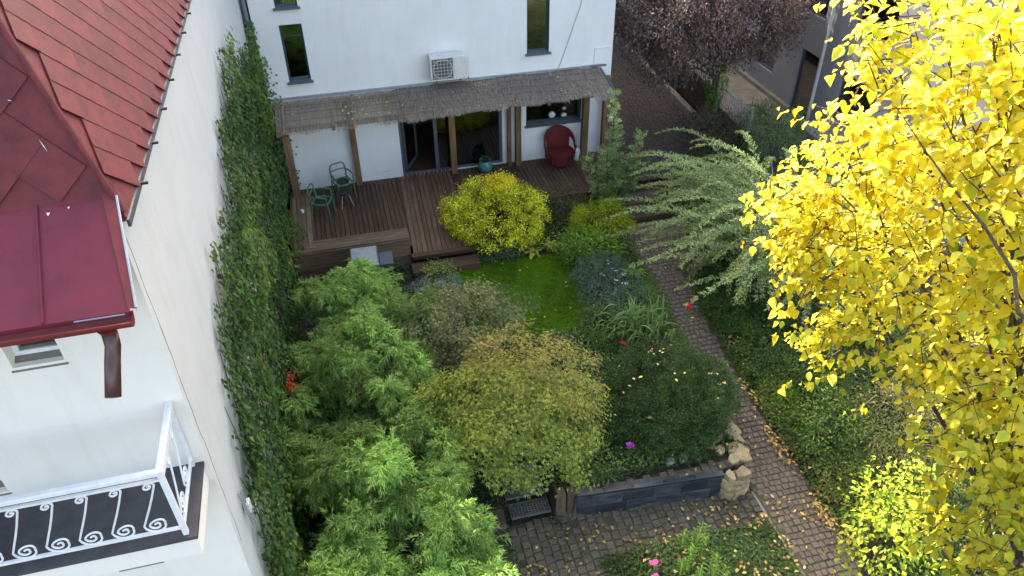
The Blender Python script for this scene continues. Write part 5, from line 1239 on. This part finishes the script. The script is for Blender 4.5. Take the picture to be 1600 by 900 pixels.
# --- big yellow tree at the right: nearest leaves are parts
rng = RG(131); yt = thing('yellow_tree', 'sunlit tree with large bright yellow leaves filling the right edge', 'tree', (6.3, 3.0, -.5))
CL = [(3.49,4.1,9.2),(3.43,4.32,8.97),(3.44,3.62,9.31),(3.48,3.31,9.38),(3.57,4.39,8.76),(3.48,3.84,8.93),(3.42,3.38,9.07),(3.46,3.08,9.15),(3.63,4.41,8.34),(3.58,3.95,8.48),(3.52,3.51,8.65),(3.5,3.14,8.79),(3.68,4.56,7.94),(3.73,4.21,7.93),(3.7,3.74,8.09),(3.7,3.37,8.25),(3.69,3.03,8.45),(3.71,4.79,7.25),(3.8,4.49,7.35),(3.81,3.97,7.49),(3.84,3.6,7.68),(3.87,3.22,7.88),(3.83,2.91,8.09),(3.74,4.49,6.91),(3.84,4.12,6.95),(3.91,3.71,7.12),(3.96,3.3,7.31),(3.98,2.97,7.57),(3.79,4.34,6.45),(3.93,4.01,6.41),(4.01,3.63,6.64),(4.04,3.22,6.81),(4.07,2.87,7.06),(4.17,3.34,6.24),(4.26,3.02,6.4),(4.31,2.75,6.75),(4.29,3.09,5.87),(4.38,2.78,6.06),(4.43,2.58,6.29),(4.22,2.93,5.43),(4.32,2.63,5.63),(4.4,2.39,5.87),(4.2,2.6,5.12),(4.38,2.32,5.4),(3.66,2.89,8.96),(3.91,2.71,8.21),(4.22,2.51,7.31),(4.43,2.17,6.37)]
EXTRA_CL = [(3.65, 4.83, 7.31), (3.65, 4.72, 7.4), (3.67, 4.65, 7.11), (3.69, 4.5, 7.1), (3.82, 4.52, 6.68), (3.83, 4.23, 6.27), (3.67, 4.6, 7.69)]
CL = [np.array(c) + np.array([.24, -.06, 0]) for c in CL]
CL += [np.array(c) + np.array([.08, 0, 0]) for c in EXTRA_CL]
extra = [c + np.array([rng.uniform(.5, 1.0), rng.uniform(-.1, .5), rng.uniform(-.3, .3)]) for c in CL if rng.random() < .75]
far = [np.array([5.9, 3.3, 7.0]) + rdir(rng, 1)[0] * np.array([1.7, 2.0, 2.4]) * rng.uniform(.6, 1) for _ in range(45)]
def big_leaf(k, sz=1.0):
    r = RG(900 + k); cu = r.uniform(.2, 1.0); fo = r.uniform(.15, .55)
    ou = [(0, .0), (.18, .27), (.45, .34), (.78, .17), (1.0, 0)]
    V = []; 
    for (t_, w_) in ou:
        z = -cu * t_ ** 2 * .5; wl, wr = w_ * r.uniform(.85, 1.1), w_ * r.uniform(.85, 1.1)
        V += [(t_, -wl, z + fo * wl + r.uniform(-.03, .03)), (t_, 0, z), (t_, wr, z + fo * wr + r.uniform(-.03, .03))]
    F = []
    for s_ in range(4):
        b_ = s_ * 3; F += [(b_, b_ + 1, b_ + 4), (b_, b_ + 4, b_ + 3), (b_ + 1, b_ + 2, b_ + 5), (b_ + 1, b_ + 5, b_ + 4)]
    return np.array(V) * sz, np.array(F)
KIND = [big_leaf(k) for k in range(6)]
lvs = []; TW = []
TC = np.array([5.4, 3.2, 6.8])
for c, dens, sp in [(c, 126, .165) for c in CL] + [(c, 96, .26) for c in extra] + [(c, 40, .38) for c in far]:
    nt_ = max(3, dens // 6); tone_ = rng.normal()
    for tw in range(nt_):
        o = c + rng.normal(size=3) * sp; td = unit(np.array([o - TC]))[0] * .6 + rng.normal(size=3) * .5; td[2] -= .1; td = td / np.linalg.norm(td)
        TW.append((o - td * .12, o + td * .26))
        for q in range(6):
            p = o + td * (.042 * q) + rng.normal(size=3) * .02; sd_ = np.cross(td, [0, 0, 1.0]); sd_ /= np.linalg.norm(sd_) + 1e-6
            d = td * .5 + sd_ * (1 if q % 2 else -1) * .9 + np.array([0, 0, -.55]) + rng.normal(size=3) * .25
            nrm = np.array([0, 0, 1.0]) + (o - TC) * .25 + rng.normal(size=3) * .35
            lvs.append((p, d / np.linalg.norm(d), nrm, rng.uniform(.052, .112) * (.85 + .3 * rng.random()), tone_))
camp = np.array([0, 0, 10.76])
def leaf_rank(l):
    v = l[0] - camp; inv = v @ np.array(fw); xx = (v @ np.array(r2)) / inv; yy = (v @ np.array(u2)) / inv
    return np.linalg.norm(v) / l[3] + (1000 if abs(xx) > .68 or abs(yy) > .39 else 0)
order = sorted(range(len(lvs)), key=lambda i: leaf_rank(lvs[i]))
kme = []
for V, F in KIND:
    kme.append(LV().raw(V, F, np.full((len(V), 3), .5)).mesh('leaf', 'yellow_leaf'))
rest = LV()
RAMP = np.array([(0.56, 0.42, 0.02), (0.72, 0.62, 0.05), (0.78, 0.71, 0.085), (0.72, 0.69, 0.11), (0.30, 0.40, 0.04)])
for i, k in enumerate(order):
    p, d, nn_, L, tone_ = lvs[k]; nn_ = nn_ - d * (nn_ @ d); nn_ /= np.linalg.norm(nn_) + 1e-9; s_ = np.cross(nn_, d); kk = k % 6
    if i < 300:
        R = Matrix((d, s_, nn_)).transposed().to_euler(); place('leaf', kme[kk], p, yt, R, (L, L, L))
    else:
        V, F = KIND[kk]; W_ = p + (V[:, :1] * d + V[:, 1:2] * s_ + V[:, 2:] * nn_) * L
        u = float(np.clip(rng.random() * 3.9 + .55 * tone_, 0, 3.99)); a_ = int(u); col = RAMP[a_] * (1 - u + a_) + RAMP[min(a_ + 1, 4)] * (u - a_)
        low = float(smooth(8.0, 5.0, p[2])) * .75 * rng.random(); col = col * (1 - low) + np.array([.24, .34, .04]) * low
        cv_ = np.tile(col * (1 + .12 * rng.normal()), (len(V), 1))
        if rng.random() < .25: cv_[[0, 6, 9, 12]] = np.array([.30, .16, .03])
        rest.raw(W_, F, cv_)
o = rest.build('foliage', 'yellow_rest', yt); o['kind'] = 'stuff'
mb = MB(); mb.tube([(6.3, 3.0, -.6), (6.25, 3.05, 1.5), (6.1, 3.1, 3.5), (5.9, 3.2, 5.2)], [.19, .16, .13, .10], 12)
for j in range(0, len(CL), 2):
    c = CL[j]; s_ = np.array([6.0 + rng.normal() * .05, 3.15, rng.uniform(3.4, 5.4)]); md = s_ + (c - s_) * .5 + np.array([0, 0, .15]) + rng.normal(size=3) * .08
    mb.tube([s_, md, md + (c - md) * .6 + rng.normal(size=3) * .05, c], [.032, .02, .012, .005], 6, False)
for a_, b_ in TW[::2]: mb.tube([a_, (a_ + b_) / 2 + rng.normal(size=3) * .01, b_], [.006, .004, .002], 3, False)
for c in far[::3]:
    s_ = np.array([6.0, 3.1, rng.uniform(3.2, 5.2)]); mb.tube([s_, (s_ + c) / 2 + rng.normal(size=3) * .1, c], [.05, .025, .008], 6, False)
mb.tube([(3.36, 3.72, 8.76), (3.42, 3.47, 8.60), (3.47, 3.22, 8.46), (3.50, 2.94, 8.36), (3.56, 2.67, 8.18), (3.44, 2.46, 8.09), (3.64, 2.2, 7.94), (4.4, 2.3, 6.9), (5.6, 2.9, 5.6), (6.0, 3.15, 5.0)], [.003, .005, .007, .009, .011, .013, .016, .026, .05, .07], 7, False)
mb.build('trunk', 'bark', yt, True)

# ------------------------------------------------------------------ ground cover and fallen leaves
GR = [(.055, .095, .022), (.08, .125, .03), (.04, .075, .022)]
cover('ground_cover', 'mixed green ground cover between the path and the arching shrub', 60000, 7.2, 11.3, 4.2, 16.6, GR, .07, .038, .34, 1, lambda x, y: ~((x < 8.45) & (y > 13.3)) & (x > 7.10 + .06 * np.sin(y * 5) + .30 * smooth(9.5, 13.5, y)))
cover('ground_cover', 'green planting of the bed between lawn and path', 30000, 2.7, 6.45, 7.85, 16.7, [(.065, .11, .028), (.085, .14, .035), (.045, .08, .03)], .065, .032, .32, 2, lambda x, y: ~((x < 5.1) & (y > 11.7) & (y < 14.75)) & ~((y < 15.1) & (x > 6.3)) & ((y > 9) | (x > 2.7)))
cover('ground_cover', 'grassy blades on the raised bed behind the slate wall', 5200, 2.75, 5.6, 7.80, 8.9, [(.06, .085, .03), (.085, .10, .04), (.045, .07, .03)], .15, .010, .16, 3, None, upw=1.6)
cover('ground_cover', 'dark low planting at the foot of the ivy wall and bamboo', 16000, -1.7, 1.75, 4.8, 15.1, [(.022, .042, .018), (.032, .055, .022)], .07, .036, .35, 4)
cover('ground_cover', 'leafy green plants of the flower bed at the bottom edge', 9500, 3.05, 6.12, 4.4, 6.75, [(.065, .11, .03), (.085, .13, .035), (.05, .08, .03)], .085, .030, .26, 5)
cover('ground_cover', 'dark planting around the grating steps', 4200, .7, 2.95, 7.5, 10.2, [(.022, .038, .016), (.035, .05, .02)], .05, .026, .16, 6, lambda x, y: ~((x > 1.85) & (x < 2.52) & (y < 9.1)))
cover('ground_cover', 'low weeds growing in the joints of the lower court', 9000, .75, 6.1, 5.0, 7.7, [(.05, .075, .025), (.08, .085, .03)], .035, .016, .06, 7, lambda x, y: np.sin(x * 4.1) * np.sin(y * 3.3) > .30)
def litter(label, n, x0, x1, y0, y1, seed, dz=.03, ok=None, pale=0.0):
    rng = RG(seed); x = rng.uniform(x0, x1, n); y = rng.uniform(y0, y1, n)
    if ok is not None: k = ok(x, y, rng); x, y = x[k], y[k]
    nz = np.sin(x * 2.9 + seed) * np.sin(y * 3.7 + 1.3 * seed) + .6 * np.sin(x * 7.1) * np.sin(y * 6.3 + seed); k = rng.random(len(x)) < np.clip(.30 + .8 * nz, .08, 1); x, y = x[k], y[k]
    n = len(x); lv = LV().leaves(np.c_[x, y, gz(x, y) + dz + rng.random(n) * .03], np.c_[rng.normal(size=(n, 2)), np.zeros(n)], np.c_[rng.normal(size=(n, 2)) * .35, np.ones(n)], rng.uniform(.05, .105, n), rng.uniform(.03, .065, n),
             tints(rng, n, [(.36, .26, .07), (.30, .20, .075), (.22, .135, .055), (.40, .32, .10), (.15, .085, .04)], .25), droop=0)
    return tagp(lv.build('fallen_leaves', 'leaf'), label, 'fallen leaves', kind='stuff')
litter('yellow and tan leaves lying on the garden path', 620, 6.15, 7.4, 4.4, 15.4, 1, .045, lambda x, y, r: r.random(len(x)) < .25 + .75 * smooth(11, 7, y))
litter('yellow leaves lying on the cobbles of the lower court', 1000, .75, 6.15, 5.0, 7.65, 2, .045, lambda x, y, r: (y > 6.5) | (x < 3.2))
litter('yellow leaves caught in the ground cover right of the path', 1700, 7.25, 10.5, 4.3, 11.0, 3, .26)
litter('tan leaves on the raised bed behind the slate wall', 330, 2.8, 6.0, 7.85, 9.0, 4, .12)
litter('yellow leaves scattered over the bottom flower bed', 1300, 3.1, 6.15, 4.4, 6.8, 5, .22, lambda x, y, r: r.random(len(x)) < .35 + .65 * smooth(4.6, 6, x))
litter('few pale leaves lying on the lawn', 60, 2.0, 5.0, 12.0, 14.7, 6, .06, None)
litter('dry leaves drifted along the right edge of the path', 1500, 7.0, 7.6, 4.6, 9.8, 7, .08)
rng = RG(77); n = 34; lv = LV(); d = rdir(rng, n); d[:, 2] = abs(d[:, 2]); P = np.array([5.05, 8.95, .6]) + d * np.array([1.1, 1.1, .86])
lv.leaves(P, np.c_[rng.normal(size=(n, 2)), np.zeros(n)], np.c_[rng.normal(size=(n, 2)) * .3, np.ones(n)], rng.uniform(.06, .10, n), .05, tints(rng, n, [(.50, .38, .16), (.42, .26, .13), (.5, .42, .1)], .2), droop=0)
tagp(lv.build('fallen_leaves', 'leaf'), 'few tan leaves caught on the dark yew bush', 'fallen leaves', kind='stuff')

# ------------------------------------------------------------------ render settings
SC.render.engine = 'CYCLES'
SC.render.resolution_x = 1024; SC.render.resolution_y = 576
SC.cycles.max_bounces = 8; SC.cycles.transparent_max_bounces = 12
